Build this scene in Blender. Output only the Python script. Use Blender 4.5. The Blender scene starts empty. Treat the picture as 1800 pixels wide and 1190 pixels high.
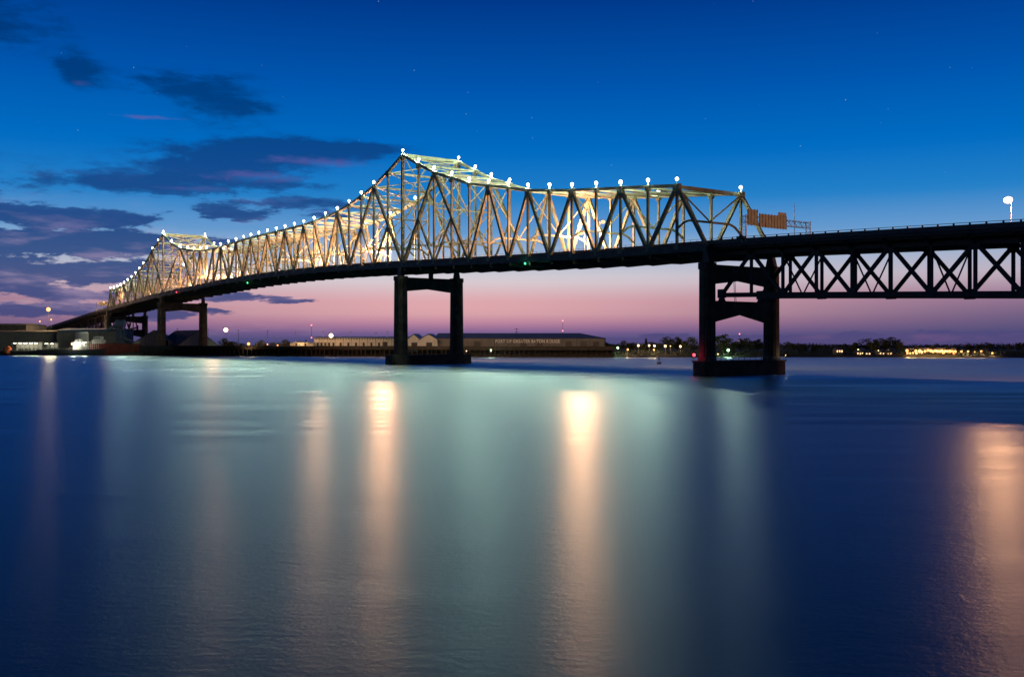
import bpy, math, random
import numpy as np
from mathutils import Vector, Matrix
random.seed(11)
rng = np.random.default_rng(5)
sc = bpy.context.scene
COL = sc.collection
HC = 12.2                                   # eye height above the river
F = 1800.0                                  # focal length in photo pixels
# ------------------------------------------------------------------ camera
cd = bpy.data.cameras.new('camera'); cam = bpy.data.objects.new('camera', cd); COL.objects.link(cam)
cd.lens = 36; cd.sensor_width = 36; cd.clip_start = 0.5; cd.clip_end = 40000; cd.shift_y = 0.00166
cam.location = (0, 0, HC); cam.rotation_euler = (math.radians(90), 0, 0)
sc.camera = cam
sc.view_settings.view_transform = 'Standard'; sc.view_settings.look = 'None'
sc.view_settings.exposure = 0; sc.view_settings.gamma = 1; sc.view_settings.use_curve_mapping = False
sc.cycles.sample_clamp_indirect = 2.0
sc.cycles.max_bounces = 6; sc.cycles.use_denoising = True
sc.cycles.caustics_reflective = False; sc.cycles.caustics_refractive = False
# ------------------------------------------------------------------ sky
def lin(c):
    return tuple(((v/255)/12.92 if v/255 <= .04045 else ((v/255+.055)/1.055)**2.4) for v in c)
def azel(px, py):
    return math.atan((px-900)/F), math.atan((598-py)/math.hypot(F, px-900))
class NT:
    """small helper for node trees"""
    def __init__(s, tree): s.t = tree; s.n = tree.nodes; s.l = tree.links
    def node(s, kind, **kw):
        n = s.n.new(kind)
        for k, v in kw.items(): setattr(n, k, v)
        return n
    def put(s, sock, v):
        if hasattr(v, 'is_output'): s.l.new(v, sock)
        else: sock.default_value = v
    def math(s, op, a, b=0.0, c=None, clamp=False):
        n = s.node('ShaderNodeMath', operation=op, use_clamp=clamp)
        s.put(n.inputs[0], a); s.put(n.inputs[1], b)
        if c is not None: s.put(n.inputs[2], c)
        return n.outputs[0]
    def mix(s, f, a, b, blend='MIX'):
        n = s.node('ShaderNodeMix', data_type='RGBA', blend_type=blend)
        s.put(n.inputs[0], f)
        s.put(n.inputs[6], a if hasattr(a, 'is_output') else (*a[:3], 1)); s.put(n.inputs[7], b if hasattr(b, 'is_output') else (*b[:3], 1))
        return n.outputs[2]
    def ramp(s, f, stops, interp='LINEAR'):
        n = s.node('ShaderNodeValToRGB'); e = n.color_ramp; e.interpolation = interp
        while len(e.elements) > 1: e.elements.remove(e.elements[-1])
        for i, (p, c) in enumerate(stops):
            el = e.elements[0] if i == 0 else e.elements.new(p)
            el.position = p; el.color = (*c[:3], 1)
        s.put(n.inputs[0], f); return n.outputs[0]
    def smooth(s, v, a, b, lo=0.0, hi=1.0):
        n = s.node('ShaderNodeMapRange', interpolation_type='SMOOTHSTEP')
        s.put(n.inputs[0], v); n.inputs[1].default_value = a; n.inputs[2].default_value = b
        n.inputs[3].default_value = lo; n.inputs[4].default_value = hi
        return n.outputs[0]
    def vec(s, x, y, z):
        n = s.node('ShaderNodeCombineXYZ')
        for i, v in enumerate((x, y, z)): s.put(n.inputs[i], v)
        return n.outputs[0]
    def noise(s, v, scale, detail=3, rough=.5, dist=0):
        n = s.node('ShaderNodeTexNoise'); s.put(n.inputs['Vector'], v)
        n.inputs['Scale'].default_value = scale; n.inputs['Detail'].default_value = detail
        n.inputs['Roughness'].default_value = rough; n.inputs['Distortion'].default_value = dist
        return n.outputs[0]
world = bpy.data.worlds.new('World'); sc.world = world; world.use_nodes = True
w = NT(world.node_tree); w.n.clear()
tc = w.node('ShaderNodeTexCoord'); sp = w.node('ShaderNodeSeparateXYZ'); w.l.new(tc.outputs['Generated'], sp.inputs[0])
dx, dy, dz = sp.outputs
az = w.math('ARCTAN2', dx, dy); el = w.math('ARCSINE', dz)
E0, E1 = -0.06, 1.5
def ef(e): return (e-E0)/(E1-E0)
fac = w.math('DIVIDE', w.math('SUBTRACT', el, E0), E1-E0, clamp=True)
SKY = [(700, (62, 66, 104)), (604, (70, 74, 118)), (594, (88, 80, 130)), (582, (130, 100, 146)), (568, (190, 132, 158)), (550, (220, 166, 171)),
       (528, (222, 168, 174)), (492, (215, 206, 212)), (455, (172, 188, 212)), (410, (102, 154, 206)), (350, (34, 128, 200)),
       (270, (0, 108, 194)), (150, (0, 84, 172)), (0, (0, 56, 138))]
stops = [(max(0, ef(azel(900, y)[1])), lin(c)) for y, c in SKY] + [(ef(.6), lin((0, 30, 92))), (ef(1.4), lin((0, 18, 60)))]
sky = w.ramp(fac, stops)
# the afterglow is centred left of the bridge and greys out to either side of it
glow = w.math('POWER', 2.718, w.math('MULTIPLY', w.math('POWER', w.math('DIVIDE', w.math('SUBTRACT', az, -.06), .36), 2.0), -1.0))
low = w.smooth(el, .02, .11, 1, 0)
dull = w.ramp(fac, [(ef(-.06), lin((56, 62, 98))), (ef(0.005), lin((66, 72, 116))), (ef(.022), lin((92, 84, 126))), (ef(.04), lin((126, 100, 138))), (ef(.06), lin((165, 142, 166))), (ef(.1), lin((95, 140, 190)))])
sky = w.mix(w.math('MULTIPLY', low, w.math('SUBTRACT', 1.0, glow)), sky, dull)
# night side of the sky, opposite the sunset
ahead = w.math('DIVIDE', dy, w.math('MAXIMUM', w.math('SQRT', w.math('ADD', w.math('POWER', dx, 2.0), w.math('POWER', dy, 2.0))), 1e-4))
sky = w.mix(1.0, sky, w.ramp(w.smooth(ahead, -.7, .95), [(0, (.11, .10, .10)), (1, (1, 1, 1))]), 'MULTIPLY')
# clouds: (px, py, half width, half height, weight)
uv = w.vec(w.math('MULTIPLY', az, 1.0), w.math('MULTIPLY', el, 3.2), 0.0)
n1 = w.noise(uv, 11.0, 7, .6, .5); n2 = w.noise(uv, 38.0, 5, .62); n3 = w.noise(w.vec(az, w.math('MULTIPLY', el, 5.0), 3.7), 14.0, 4, .55)
wob = w.math('MULTIPLY', w.math('SUBTRACT', n1, .5), .045); wob2 = w.math('MULTIPLY', w.math('SUBTRACT', n3, .5), .013)
azw = w.math('ADD', az, wob); elw = w.math('ADD', el, wob2)
CL = [(235, 322, 90, 16, 1), (340, 305, 130, 26, 1.1), (430, 275, 140, 26, 1.1), (570, 262, 130, 17, 1), (655, 264, 50, 9, .6), (345, 158, 105, 28, 1.1), (430, 192, 55, 13, .8), (148, 125, 30, 24, .9), (35, 38, 80, 45, .8), (380, 220, 70, 12, .6),
      (40, 375, 62, 12, 1), (190, 384, 88, 14, 1), (400, 376, 75, 12, .9), (545, 358, 120, 13, .85), (530, 327, 70, 7, .6), (600, 385, 60, 8, .5), (80, 426, 110, 13, 1), (240, 432, 115, 18, 1.1), (390, 420, 60, 8, .5), (120, 481, 180, 14, 1.1), (250, 470, 50, 12, .7), (30, 508, 60, 7, .8), (140, 516, 62, 9, .9), (50, 545, 130, 13, .95), (180, 541, 60, 7, .7), (505, 528, 55, 8, .95), (400, 522, 50, 8, .7), (255, 520, 60, 8, .6), (300, 556, 80, 8, .7), (380, 547, 40, 5, .6), (1680, 592, 330, 12, .9), (1180, 598, 160, 6, .7), (1500, 603, 250, 8, .9), (-150, 440, 160, 50, 1), (-200, 300, 200, 40, .9)]
dens = None
for (px, py, rx, ry, wt) in CL:
    a, e = azel(px, py)
    q = w.math('ADD', w.math('POWER', w.math('DIVIDE', w.math('SUBTRACT', azw, a), rx/F), 2.0), w.math('POWER', w.math('DIVIDE', w.math('SUBTRACT', elw, e), ry/F), 2.0))
    g = w.math('MULTIPLY', w.math('POWER', 2.718, w.math('MULTIPLY', q, -.9)), wt)
    dens = g if dens is None else w.math('ADD', dens, g)
tex = w.math('ADD', w.math('MULTIPLY', w.math('SUBTRACT', n1, .5), 1.9), w.math('MULTIPLY', w.math('SUBTRACT', n2, .5), 1.7))
dens = w.math('ADD', dens, w.math('MULTIPLY', tex, w.smooth(dens, .05, .5)))
high = w.smooth(el, .10, .17)
crisp = w.smooth(dens, .34, .62); soft = w.math('MULTIPLY', w.smooth(dens, .12, 1.05), .9)
cmask = w.math('ADD', w.math('MULTIPLY', crisp, w.math('SUBTRACT', 1.0, high)), w.math('MULTIPLY', soft, high))
ccol = w.ramp(fac, [(ef(0), lin((82, 74, 122))), (ef(.04), lin((56, 74, 128))), (ef(.075), lin((36, 72, 130))), (ef(.11), lin((30, 68, 130))), (ef(.16), lin((18, 64, 130))), (ef(.22), lin((0, 56, 118))), (ef(.5), lin((0, 28, 80)))])
pink = w.ramp(fac, [(ef(0), lin((140, 96, 140))), (ef(.06), lin((120, 100, 156))), (ef(.12), lin((92, 96, 166))), (ef(.16), lin((104, 98, 172))), (ef(.24), lin((78, 92, 160))), (ef(.5), lin((0, 40, 100)))])
# last red light from below the horizon on the undersides
under = None
for (px, py, rx, ry, wt) in ((330, 332, 90, 6, .8), (440, 312, 110, 12, 1), (560, 286, 110, 10, .9), (260, 206, 80, 5, 1), (560, 372, 70, 7, .7), (150, 147, 22, 6, .6), (420, 388, 60, 5, .5), (520, 78, 60, 5, .0)):
    a, e = azel(px, py)
    q = w.math('ADD', w.math('POWER', w.math('DIVIDE', w.math('SUBTRACT', azw, a), rx/F), 2.0), w.math('POWER', w.math('DIVIDE', w.math('SUBTRACT', elw, e), ry/F), 2.0))
    g = w.math('MULTIPLY', w.math('POWER', 2.718, w.math('MULTIPLY', q, -.9)), wt)
    under = g if under is None else w.math('ADD', under, g)
under = w.math('ADD', under, w.math('MULTIPLY', w.math('ADD', w.math('SUBTRACT', n1, .55), w.math('MULTIPLY', w.math('SUBTRACT', n2, .5), .8)), 1.6))
ccol = w.mix(w.math('MULTIPLY', w.math('MULTIPLY', w.smooth(n3, .52, .72), w.math('SUBTRACT', 1.0, high)), .3), ccol, pink)
sky = w.mix(w.math('MULTIPLY', cmask, .93), sky, ccol)
sky = w.mix(w.math('MULTIPLY', w.smooth(under, .35, 1.25), .6), sky, pink)
# a thin lit veil over the left horizon and one faint streak high up
veil = w.math('MULTIPLY', w.smooth(n3, .5, .75), w.math('MULTIPLY', w.smooth(az, -.05, -.38), w.smooth(el, .16, .05)))
sky = w.mix(w.math('MULTIPLY', veil, .3), sky, lin((205, 180, 200)))
# stars
vo = w.node('ShaderNodeTexVoronoi', feature='F1'); w.l.new(tc.outputs['Generated'], vo.inputs['Vector']); vo.inputs['Scale'].default_value = 58
star = w.math('MULTIPLY', w.math('LESS_THAN', vo.outputs['Distance'], .030), w.math('MULTIPLY', w.smooth(el, .13, .2), w.math('POWER', vo.outputs['Color'], 1.5)))
sky = w.mix(w.math('MULTIPLY', star, w.math('MULTIPLY', w.math('SUBTRACT', 1.0, cmask), .5)), sky, (.5, .7, .9))
bg = w.node('ShaderNodeBackground'); w.l.new(sky, bg.inputs[0]); bg.inputs[1].default_value = 1.0
wo = w.node('ShaderNodeOutputWorld'); w.l.new(bg.outputs[0], wo.inputs[0])
world.cycles.sampling_method = 'MANUAL'; world.cycles.sample_map_resolution = 512

# ------------------------------------------------------------------ materials
def mat(name, col, rough=.7, var=.25, scale=1.5, metallic=0.0, col2=None, bump=0.0):
    m = bpy.data.materials.new(name); m.use_nodes = True
    t = NT(m.node_tree); b = t.n['Principled BSDF']
    tcn = t.node('ShaderNodeTexCoord')
    nz = t.noise(tcn.outputs['Object'], scale, 5, .6)
    a = tuple(c*(1-var) for c in col); c2 = col2 or tuple(min(1, c*(1+var)) for c in col)
    t.put(b.inputs['Base Color'], t.ramp(nz, [(.3, a), (.7, c2)]))
    b.inputs['Roughness'].default_value = rough; b.inputs['Metallic'].default_value = metallic
    if bump:
        bn = t.node('ShaderNodeBump'); bn.inputs['Strength'].default_value = bump; t.put(bn.inputs['Height'], nz); t.put(b.inputs['Normal'], bn.outputs[0])
    return m
def glow_mat(name, col, strength):
    m = bpy.data.materials.new(name); m.use_nodes = True
    b = m.node_tree.nodes['Principled BSDF']; b.inputs['Base Color'].default_value = (.8, .8, .8, 1)
    b.inputs['Emission Color'].default_value = (*col, 1); b.inputs['Emission Strength'].default_value = strength
    m.cycles.emission_sampling = 'NONE'
    return m
M = dict(
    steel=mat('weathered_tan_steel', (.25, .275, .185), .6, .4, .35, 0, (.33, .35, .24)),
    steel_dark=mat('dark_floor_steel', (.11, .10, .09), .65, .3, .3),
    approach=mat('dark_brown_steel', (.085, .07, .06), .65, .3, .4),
    concrete=mat('stained_concrete', (.15, .11, .08), .9, .5, .22, 0, (.21, .165, .12), .3),
    slab=mat('deck_concrete', (.20, .19, .18), .9, .2, .3),
    asphalt=mat('asphalt', (.05, .05, .05), .9, .2, .8),
    galv=mat('galvanised_metal', (.38, .39, .40), .45, .15, 2, .3),
    sign=mat('bare_sign_back', (.33, .38, .33), .6, .2, .8),
    housing=mat('lamp_housing', (.25, .25, .25), .5, .2, 2),
    timber=mat('creosoted_timber', (.05, .042, .035), .9, .4, .6),
    wharf=mat('wharf_concrete', (.10, .09, .08), .9, .3, .15),
    soil=mat('dark_bank_soil', (.035, .038, .028), .95, .4, .05),
    white_wall=mat('pale_corrugated_wall', (.55, .55, .50), .7, .12, .3),
    dusk_wall=mat('grey_warehouse_wall', (.17, .16, .16), .8, .2, .2),
    blue_roof=mat('blue_metal_roof', (.05, .075, .13), .5, .2, .2),
    grey_roof=mat('grey_shed_roof', (.15, .14, .16), .7, .2, .15),
    dark_wall=mat('dark_shed_wall', (.09, .085, .08), .85, .3, .2),
    door=mat('dark_door', (.04, .04, .045), .7, .2, 1),
    letter=mat('pale_letter_paint', (.75, .75, .78), .6, .05, 1),
    red_hull=mat('red_ship_paint', (.24, .05, .035), .6, .3, .2),
    black_hull=mat('black_barge_paint', (.03, .03, .035), .6, .3, .3),
    ship_white=mat('ship_white_paint', (.6, .6, .57), .5, .1, .5),
    orange=mat('orange_tarp', (.65, .13, .04), .8, .15, 1),
    crane_blue=mat('blue_loader_paint', (.07, .11, .19), .6, .2, .5),
    tank=mat('pale_tank_paint', (.5, .5, .5), .6, .1, .4),
    bark=mat('bark', (.06, .05, .04), .95, .3, 2),
    leaf=mat('dark_foliage', (.045, .06, .03), .9, .45, .6),
    leaf2=mat('olive_foliage', (.06, .065, .03), .9, .45, .6),
    glass=mat('dark_window_glass', (.03, .035, .05), .15, .1, 1),
    white_glow=glow_mat('white_flood_lens', (.95, 1, .88), 5),
    amber_glow=glow_mat('amber_lamp_lens', (1, .40, .10), 3.2),
    warm_glow=glow_mat('warm_white_lens', (1, .62, .26), 4.5),
    pink_glow=glow_mat('pinkish_white_lens', (1, .6, .3), 6),
    green_glow=glow_mat('green_lens', (.05, 1, .35), 6),
    pale_green_glow=glow_mat('pale_green_lens', (.45, 1, .4), 8),
    red_glow=glow_mat('red_lens', (1, .04, .07), 6),
    faint_red=glow_mat('faint_red_lens', (1, .25, .25), 3),
    window_glow=glow_mat('lit_window', (1, .6, .28), 2.2),
    lit_white=glow_mat('lit_shed_tube', (1, 1, .75), 14),
)
# ------------------------------------------------------------------ mesh helpers
class MB:
    def __init__(s): s.v = []; s.f = []
    def add(s, v, f):
        n = len(s.v); s.v.extend(tuple(p) for p in v); s.f.extend(tuple(i+n for i in q) for q in f)
    def hexa(s, c):                           # 8 corners: bottom ring of 4, top ring of 4
        s.add(c, [(3, 2, 1, 0), (4, 5, 6, 7), (0, 1, 5, 4), (1, 2, 6, 5), (2, 3, 7, 6), (3, 0, 4, 7)])
    def box(s, c, ax, ay, az_):               # centre and three half-axis vectors
        c, ax, ay, az_ = (Vector(q) for q in (c, ax, ay, az_))
        s.hexa([c-ax-ay-az_, c+ax-ay-az_, c+ax+ay-az_, c-ax+ay-az_, c-ax-ay+az_, c+ax-ay+az_, c+ax+ay+az_, c-ax+ay+az_])
    def abox(s, x0, x1, y0, y1, z0, z1):
        s.box(((x0+x1)/2, (y0+y1)/2, (z0+z1)/2), ((x1-x0)/2, 0, 0), (0, (y1-y0)/2, 0), (0, 0, (z1-z0)/2))
    def bar(s, p, q, w_, h, side):            # solid bar; w_ along 'side', h across it
        p, q, side = Vector(p), Vector(q), Vector(side)
        d = (q-p); L = d.length; d.normalize(); a = (side-d*side.dot(d)).normalized(); b = d.cross(a)
        s.box((p+q)/2, d*(L/2), a*(w_/2), b*(h/2))
    def laced(s, p, q, w_, h, side, step=1.9, hole=.62, t=.1):
        """built-up member: two solid side plates, perforated cover plates between them"""
        p, q, side = Vector(p), Vector(q), Vector(side)
        d = (q-p); L = d.length; d.normalize(); a = (side-d*side.dot(d)).normalized(); b = d.cross(a)
        m = (p+q)/2
        for sg in (-1, 1): s.box(m+a*sg*(w_/2-t/2), d*(L/2), a*(t/2), b*(h/2))
        n = max(2, int(L/step)); st = L/n
        for sg in (-1, 1):
            o = b*sg*(h/2-t/2-.02)
            for i in range(n):
                s.box(p+d*((i+.5)*st)+o, d*((st-hole)/2), a*(w_/2-t-.003), b*(t/2))
            for e in (-1, 1):
                s.box(m+o+a*e*(w_/2-t-.16), d*(L/2), a*.15, b*(t/2-.012))
    def tube(s, p, q, r0, r1=None, n=8):
        r1 = r0 if r1 is None else r1; p, q = Vector(p), Vector(q); d = (q-p).normalized()
        a = d.orthogonal().normalized(); b = d.cross(a); vs = []
        for c, r in ((p, r0), (q, r1)):
            vs += [c+a*r*math.cos(2*math.pi*i/n)+b*r*math.sin(2*math.pi*i/n) for i in range(n)]
        s.add(vs, [(i, (i+1) % n, n+(i+1) % n, n+i) for i in range(n)]+[tuple(range(n-1, -1, -1)), tuple(range(n, 2*n))])
    def ball(s, c, r, n=8, m=5, sz=1.0):
        c = Vector(c); vs = [c+Vector((0, 0, -r*sz))]
        for j in range(1, m):
            t = -math.pi/2+math.pi*j/m
            vs += [c+Vector((r*math.cos(t)*math.cos(2*math.pi*i/n), r*math.cos(t)*math.sin(2*math.pi*i/n), r*sz*math.sin(t))) for i in range(n)]
        vs.append(c+Vector((0, 0, r*sz))); f = [(0, 1+(i+1) % n, 1+i) for i in range(n)]
        for j in range(m-2):
            for i in range(n): f.append((1+j*n+i, 1+j*n+(i+1) % n, 1+(j+1)*n+(i+1) % n, 1+(j+1)*n+i))
        top = len(vs)-1; f += [(top, 1+(m-2)*n+i, 1+(m-2)*n+(i+1) % n) for i in range(n)]
        s.add(vs, f)
    def prism(s, poly, a0, a1, fn):           # extrude a 2D polygon; fn(u, v, a) -> point
        n = len(poly); vs = [fn(u, v, a0) for u, v in poly]+[fn(u, v, a1) for u, v in poly]
        s.add(vs, [tuple(range(n-1, -1, -1)), tuple(range(n, 2*n))]+[(i, (i+1) % n, n+(i+1) % n, n+i) for i in range(n)])
    def build(s, name, m, parent=None, smooth=False):
        off = parent_loc(parent)
        me = bpy.data.meshes.new(name); me.from_pydata([tuple(Vector(p)-off) for p in s.v], [], s.f)
        me.materials.append(m)
        if smooth: me.shade_smooth()
        o = bpy.data.objects.new(name, me); COL.objects.link(o)
        if parent: o.parent = parent
        return o
def parent_loc(p):
    v = Vector((0, 0, 0))
    while p is not None: v += p.location; p = p.parent
    return v
def tag(o, label=None, cat=None, group=None, kind=None):
    for k, v in (('label', label), ('category', cat), ('group', group), ('kind', kind)):
        if v: o[k] = v
    return o
def thing(name, loc, label, cat, group=None):
    o = bpy.data.objects.new(name, None); COL.objects.link(o); o.location = loc; o.empty_display_size = .5
    return tag(o, label, cat, group)
def copy_tree(o, parent=None):
    c = o.copy(); COL.objects.link(c)
    if parent: c.parent = parent
    for ch in o.children: copy_tree(ch, c)
    return c
def lamp_light(loc, color, watts, r, parent=None, spot=None):
    l = bpy.data.lights.new('lamp_light', 'POINT'); l.color = color; l.energy = watts; l.shadow_soft_size = r
    o = bpy.data.objects.new('lamp_light', l); COL.objects.link(o); o.location = Vector(loc)-parent_loc(parent)
    if parent: o.parent = parent
    return o
def P(px, py, D): return Vector(((px-900)/F*D, D, HC+(598-py)/F*D))
ORD = 'first second third fourth fifth sixth seventh eighth ninth tenth eleventh twelfth thirteenth fourteenth fifteenth sixteenth seventeenth eighteenth nineteenth twentieth'.split()
def nth(i):
    if i < 20: return ORD[i]
    t, u = divmod(i+1, 10)
    tens = {2: 'twent', 3: 'thirt', 4: 'fort', 5: 'fift', 6: 'sixt'}[t]
    return tens+'ieth' if u == 0 else tens+'y-'+ORD[u-1]

# ------------------------------------------------------------------ river and far bank
def water_material():
    m = bpy.data.materials.new('river_water'); m.use_nodes = True
    t = NT(m.node_tree); b = t.n['Principled BSDF']
    g = t.node('ShaderNodeNewGeometry'); s_ = t.node('ShaderNodeSeparateXYZ'); t.l.new(g.outputs['Position'], s_.inputs[0])
    x, y, z = s_.outputs
    # slack eddy water on the near side, choppier current beyond a line across the river, wind lanes over both
    edge = t.math('SUBTRACT', t.math('ADD', y, t.math('MULTIPLY', x, 1.15)), WATER_EDGE)
    wob = t.math('MULTIPLY', t.math('SUBTRACT', t.noise(t.vec(t.math('MULTIPLY', x, .010), t.math('MULTIPLY', y, .012), 0.0), 1.0, 2, .5), .5), 150.0)
    far = t.smooth(t.math('ADD', edge, wob), -25, 25)
    lane = t.noise(t.vec(t.math('MULTIPLY', x, .004), t.math('MULTIPLY', y, .03), 2.0), 1.0, 5, .62)
    lane2 = t.noise(t.vec(t.math('MULTIPLY', x, .006), t.math('MULTIPLY', y, .11), 7.0), 1.0, 4, .6)
    lane3 = t.noise(t.vec(t.math('MULTIPLY', x, .012), t.math('MULTIPLY', y, .25), 9.0), 1.0, 3, .6)
    lanes = t.math('ADD', t.math('MULTIPLY', t.math('SUBTRACT', lane, .5), t.smooth(y, 200, 420, .01, .22)), t.math('ADD', t.math('MULTIPLY', t.math('SUBTRACT', lane2, .5), t.smooth(y, 130, 320, .03, .50)), t.math('MULTIPLY', t.math('SUBTRACT', lane3, .5), t.smooth(y, 60, 200, .06, .40))))
    rough = t.math('MAXIMUM', t.math('ADD', t.math('MULTIPLY', far, .15), t.math('ADD', .365, lanes)), .22)
    h = t.math('ADD', t.math('MULTIPLY', t.noise(t.vec(x, t.math('MULTIPLY', y, 1.6), 0.0), 1.3, 3, .6), 1.0), t.math('MULTIPLY', t.noise(t.vec(x, y, 5.0), 6.0, 2, .5), .3))
    h = t.math('ADD', h, t.math('MULTIPLY', t.noise(t.vec(t.math('MULTIPLY', x, .5), y, 3.0), .16, 3, .55), 2.6))
    bn = t.node('ShaderNodeBump'); bn.inputs['Strength'].default_value = .7; bn.inputs['Distance'].default_value = .05
    t.put(bn.inputs['Height'], h)
    body = t.node('ShaderNodeBsdfDiffuse'); body.inputs[0].default_value = (.001, .12, .15, 1)  # reflected sky blue painted into the diffuse colour; the water itself is muddy brown
    shine = t.node('ShaderNodeBsdfAnisotropic'); shine.distribution = 'MULTI_GGX'; shine.inputs['Color'].default_value = (.76, .96, 1, 1)
    t.put(shine.inputs['Anisotropy'], t.math('MULTIPLY', t.math('SUBTRACT', 1.0, far), .40)); t.put(shine.inputs['Tangent'], t.vec(1.0, 0.0, 0.0))   # wave crests run across the view, along x
    t.put(shine.inputs['Roughness'], rough); t.put(shine.inputs['Normal'], bn.outputs[0])
    fr = t.node('ShaderNodeFresnel'); fr.inputs['IOR'].default_value = 1.33
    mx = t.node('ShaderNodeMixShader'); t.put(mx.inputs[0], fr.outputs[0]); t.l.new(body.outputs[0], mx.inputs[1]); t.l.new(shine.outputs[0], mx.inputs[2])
    t.n.remove(b); t.l.new(mx.outputs[0], t.n['Material Output'].inputs[0])
    return m
WATER_EDGE = 425
mb = MB(); mb.add([(-2600, -1500, 0), (2600, -1500, 0), (2600, 1540, 0), (-2600, 1540, 0)], [(0, 1, 2, 3)])
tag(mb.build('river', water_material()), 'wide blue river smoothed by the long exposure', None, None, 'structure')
BANK = [(-2600, 1500), (-900, 1060), (-470, 880), (-357, 833), (-266, 792), (-127, 764), (0, 732), (72, 724), (130, 726), (260, 728), (330, 706), (460, 690), (900, 720), (2600, 1200)]
def bank_y(x):
    for (x0, y0), (x1, y1) in zip(BANK, BANK[1:]):
        if x0 <= x <= x1: return y0+(y1-y0)*(x-x0)/(x1-x0)
    return 1500
mb = MB(); xs = sorted(set([b[0] for b in BANK]+list(range(-1000, 1000, 12))))
rows = [(0, -1.0), (5, .9), (16, 2.3), (40, 3.4), (120, 4.0), (760, 3.0)]
vs = []; fs = []
for x in xs:
    for j, (dyy, zz) in enumerate(rows):
        jit = rng.normal(0, .35) if 0 < j < 4 else 0
        vs.append((x, bank_y(x)+dyy+rng.normal(0, 1.0 if 0 < j < 4 else 0), zz+jit))
R = len(rows)
for i in range(len(xs)-1):
    for j in range(R-1): fs.append((i*R+j, (i+1)*R+j, (i+1)*R+j+1, i*R+j+1))
mb.add(vs, fs); tag(mb.build('far_bank', M['soil']), 'low dark river bank along the far side', None, None, 'structure')

# ------------------------------------------------------------------ bridge frame
BA, X0, Y0, WID = 0.64, 58.1, 359.7, 33.5
SB, CB = math.sin(BA), math.cos(BA)
NV = Vector((CB, SB, 0)); SV = Vector((-SB, CB, 0)); UP = Vector((0, 0, 1))
def S(s, d, z): return Vector((X0-SB*s+CB*d, Y0+CB*s+SB*d, z+HC))      # z relative to the eye
def s_of(px, d=0.0):
    t = (px-900)/F; return (X0+CB*d-t*(Y0+SB*d))/(t*CB+SB)
def z_of(px, py, d=0.0): return (598-py)/F*(Y0+SB*d+CB*s_of(px, d))
ZP = [(-400, 19.0), (-200, 25.4), (-122, 28.2), (-60, 30.3), (-14, 31.7), (43, 32.8), (100, 34.4), (160, 36.5), (192, 37.6), (250, 39.3), (316, 40.5), (390, 40.6), (450, 39.5), (557, 35.9), (640, 32.0), (714, 28.0), (904, 15.6), (1000, 9.4), (1150, -2)]
def zc(s):                                  # smooth grade line (centre of the bottom chord)
    i = max(1, min(len(ZP)-3, next((k for k in range(len(ZP)-1) if ZP[k+1][0] >= s), len(ZP)-2)))
    (a0, b0), (a1, b1), (a2, b2), (a3, b3) = ZP[i-1:i+3]
    t = (s-a1)/(a2-a1); h = a2-a1; m1 = (b2-b0)/(a2-a0)*h; m2 = (b3-b1)/(a3-a1)*h
    return (2*t**3-3*t*t+1)*b1+(t**3-2*t*t+t)*m1+(-2*t**3+3*t*t)*b2+(t**3-t*t)*m2
NEAR = {0: (1190, 327), 1: (1139, 328.5), 2: (1091, 331), 3: (1048, 333), 4: (1005.5, 335), 5: (966, 335), 6: (928, 335), 7: (894, 330), 8: (859, 327), 9: (825, 323), 10: (794, 313), 11: (763, 303), 12: (736, 289), 13: (708, 273), 14: (682, 303), 15: (657, 328), 16: (635, 346), 17: (613.5, 361), 18: (593, 373), 19: (572, 382), 20: (552, 390), 21: (534, 396), 22: (517.5, 400), 23: (501, 404), 24: (486, 408), 25: (470, 411), 26: (455, 415), 27: (441, 418.5), 28: (428, 422), 29: (415, 426), 30: (401.5, 430), 31: (388, 434.5), 32: (375, 438), 33: (363, 440), 34: (352, 441), 35: (341, 441), 36: (330, 439.5), 37: (316.5, 436), 38: (302, 428), 39: (287, 412), 40: (278, 427), 41: (268, 441), 42: (260, 456), 43: (252, 467), 44: (245, 476), 45: (238, 484), 46: (231, 491), 47: (224.5, 496), 48: (218, 501), 49: (212, 504.5), 50: (206, 507.5), 51: (200, 509), 52: (194.5, 510)}
TS = {k: s_of(v[0]) for k, v in NEAR.items()}; TZ = {k: z_of(*v) for k, v in NEAR.items()}
TS[-1] = -14.0; TS[53] = 714.0
def top(k, d): return S(TS[k], d, TZ[k])
def bot(k, d): return S(TS[k], d, zc(TS[k]))
DIA = [(0, -1), (0, 1), (2, 1), (2, 3), (4, 3), (4, 5), (6, 5), (6, 7), (8, 7), (8, 9), (11, 9), (11, 13), (15, 13), (15, 17), (18, 17), (18, 19), (20, 19), (21, 20), (21, 22), (23, 22), (23, 24), (25, 24), (25, 26)]
DIA = DIA+[(52-a, 52-b) for a, b in DIA]
SUB = [(10, 11, 9, 11), (12, 11, 11, 13), (14, 15, 15, 13), (16, 15, 15, 17)]   # mid-panel k, foot k, diagonal ends
SUB = SUB+[(52-a, 52-b, 52-c, 52-e) for a, b, c, e in SUB]
bridge = thing('truss_bridge', S(-14, WID/2, -HC+.0), 'long steel cantilever truss bridge with lit pale truss and two peaks', 'bridge')
def part(name, m, fn, parent=None):
    b_ = MB(); fn(b_); return b_.build(name, m, parent or bridge)
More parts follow.
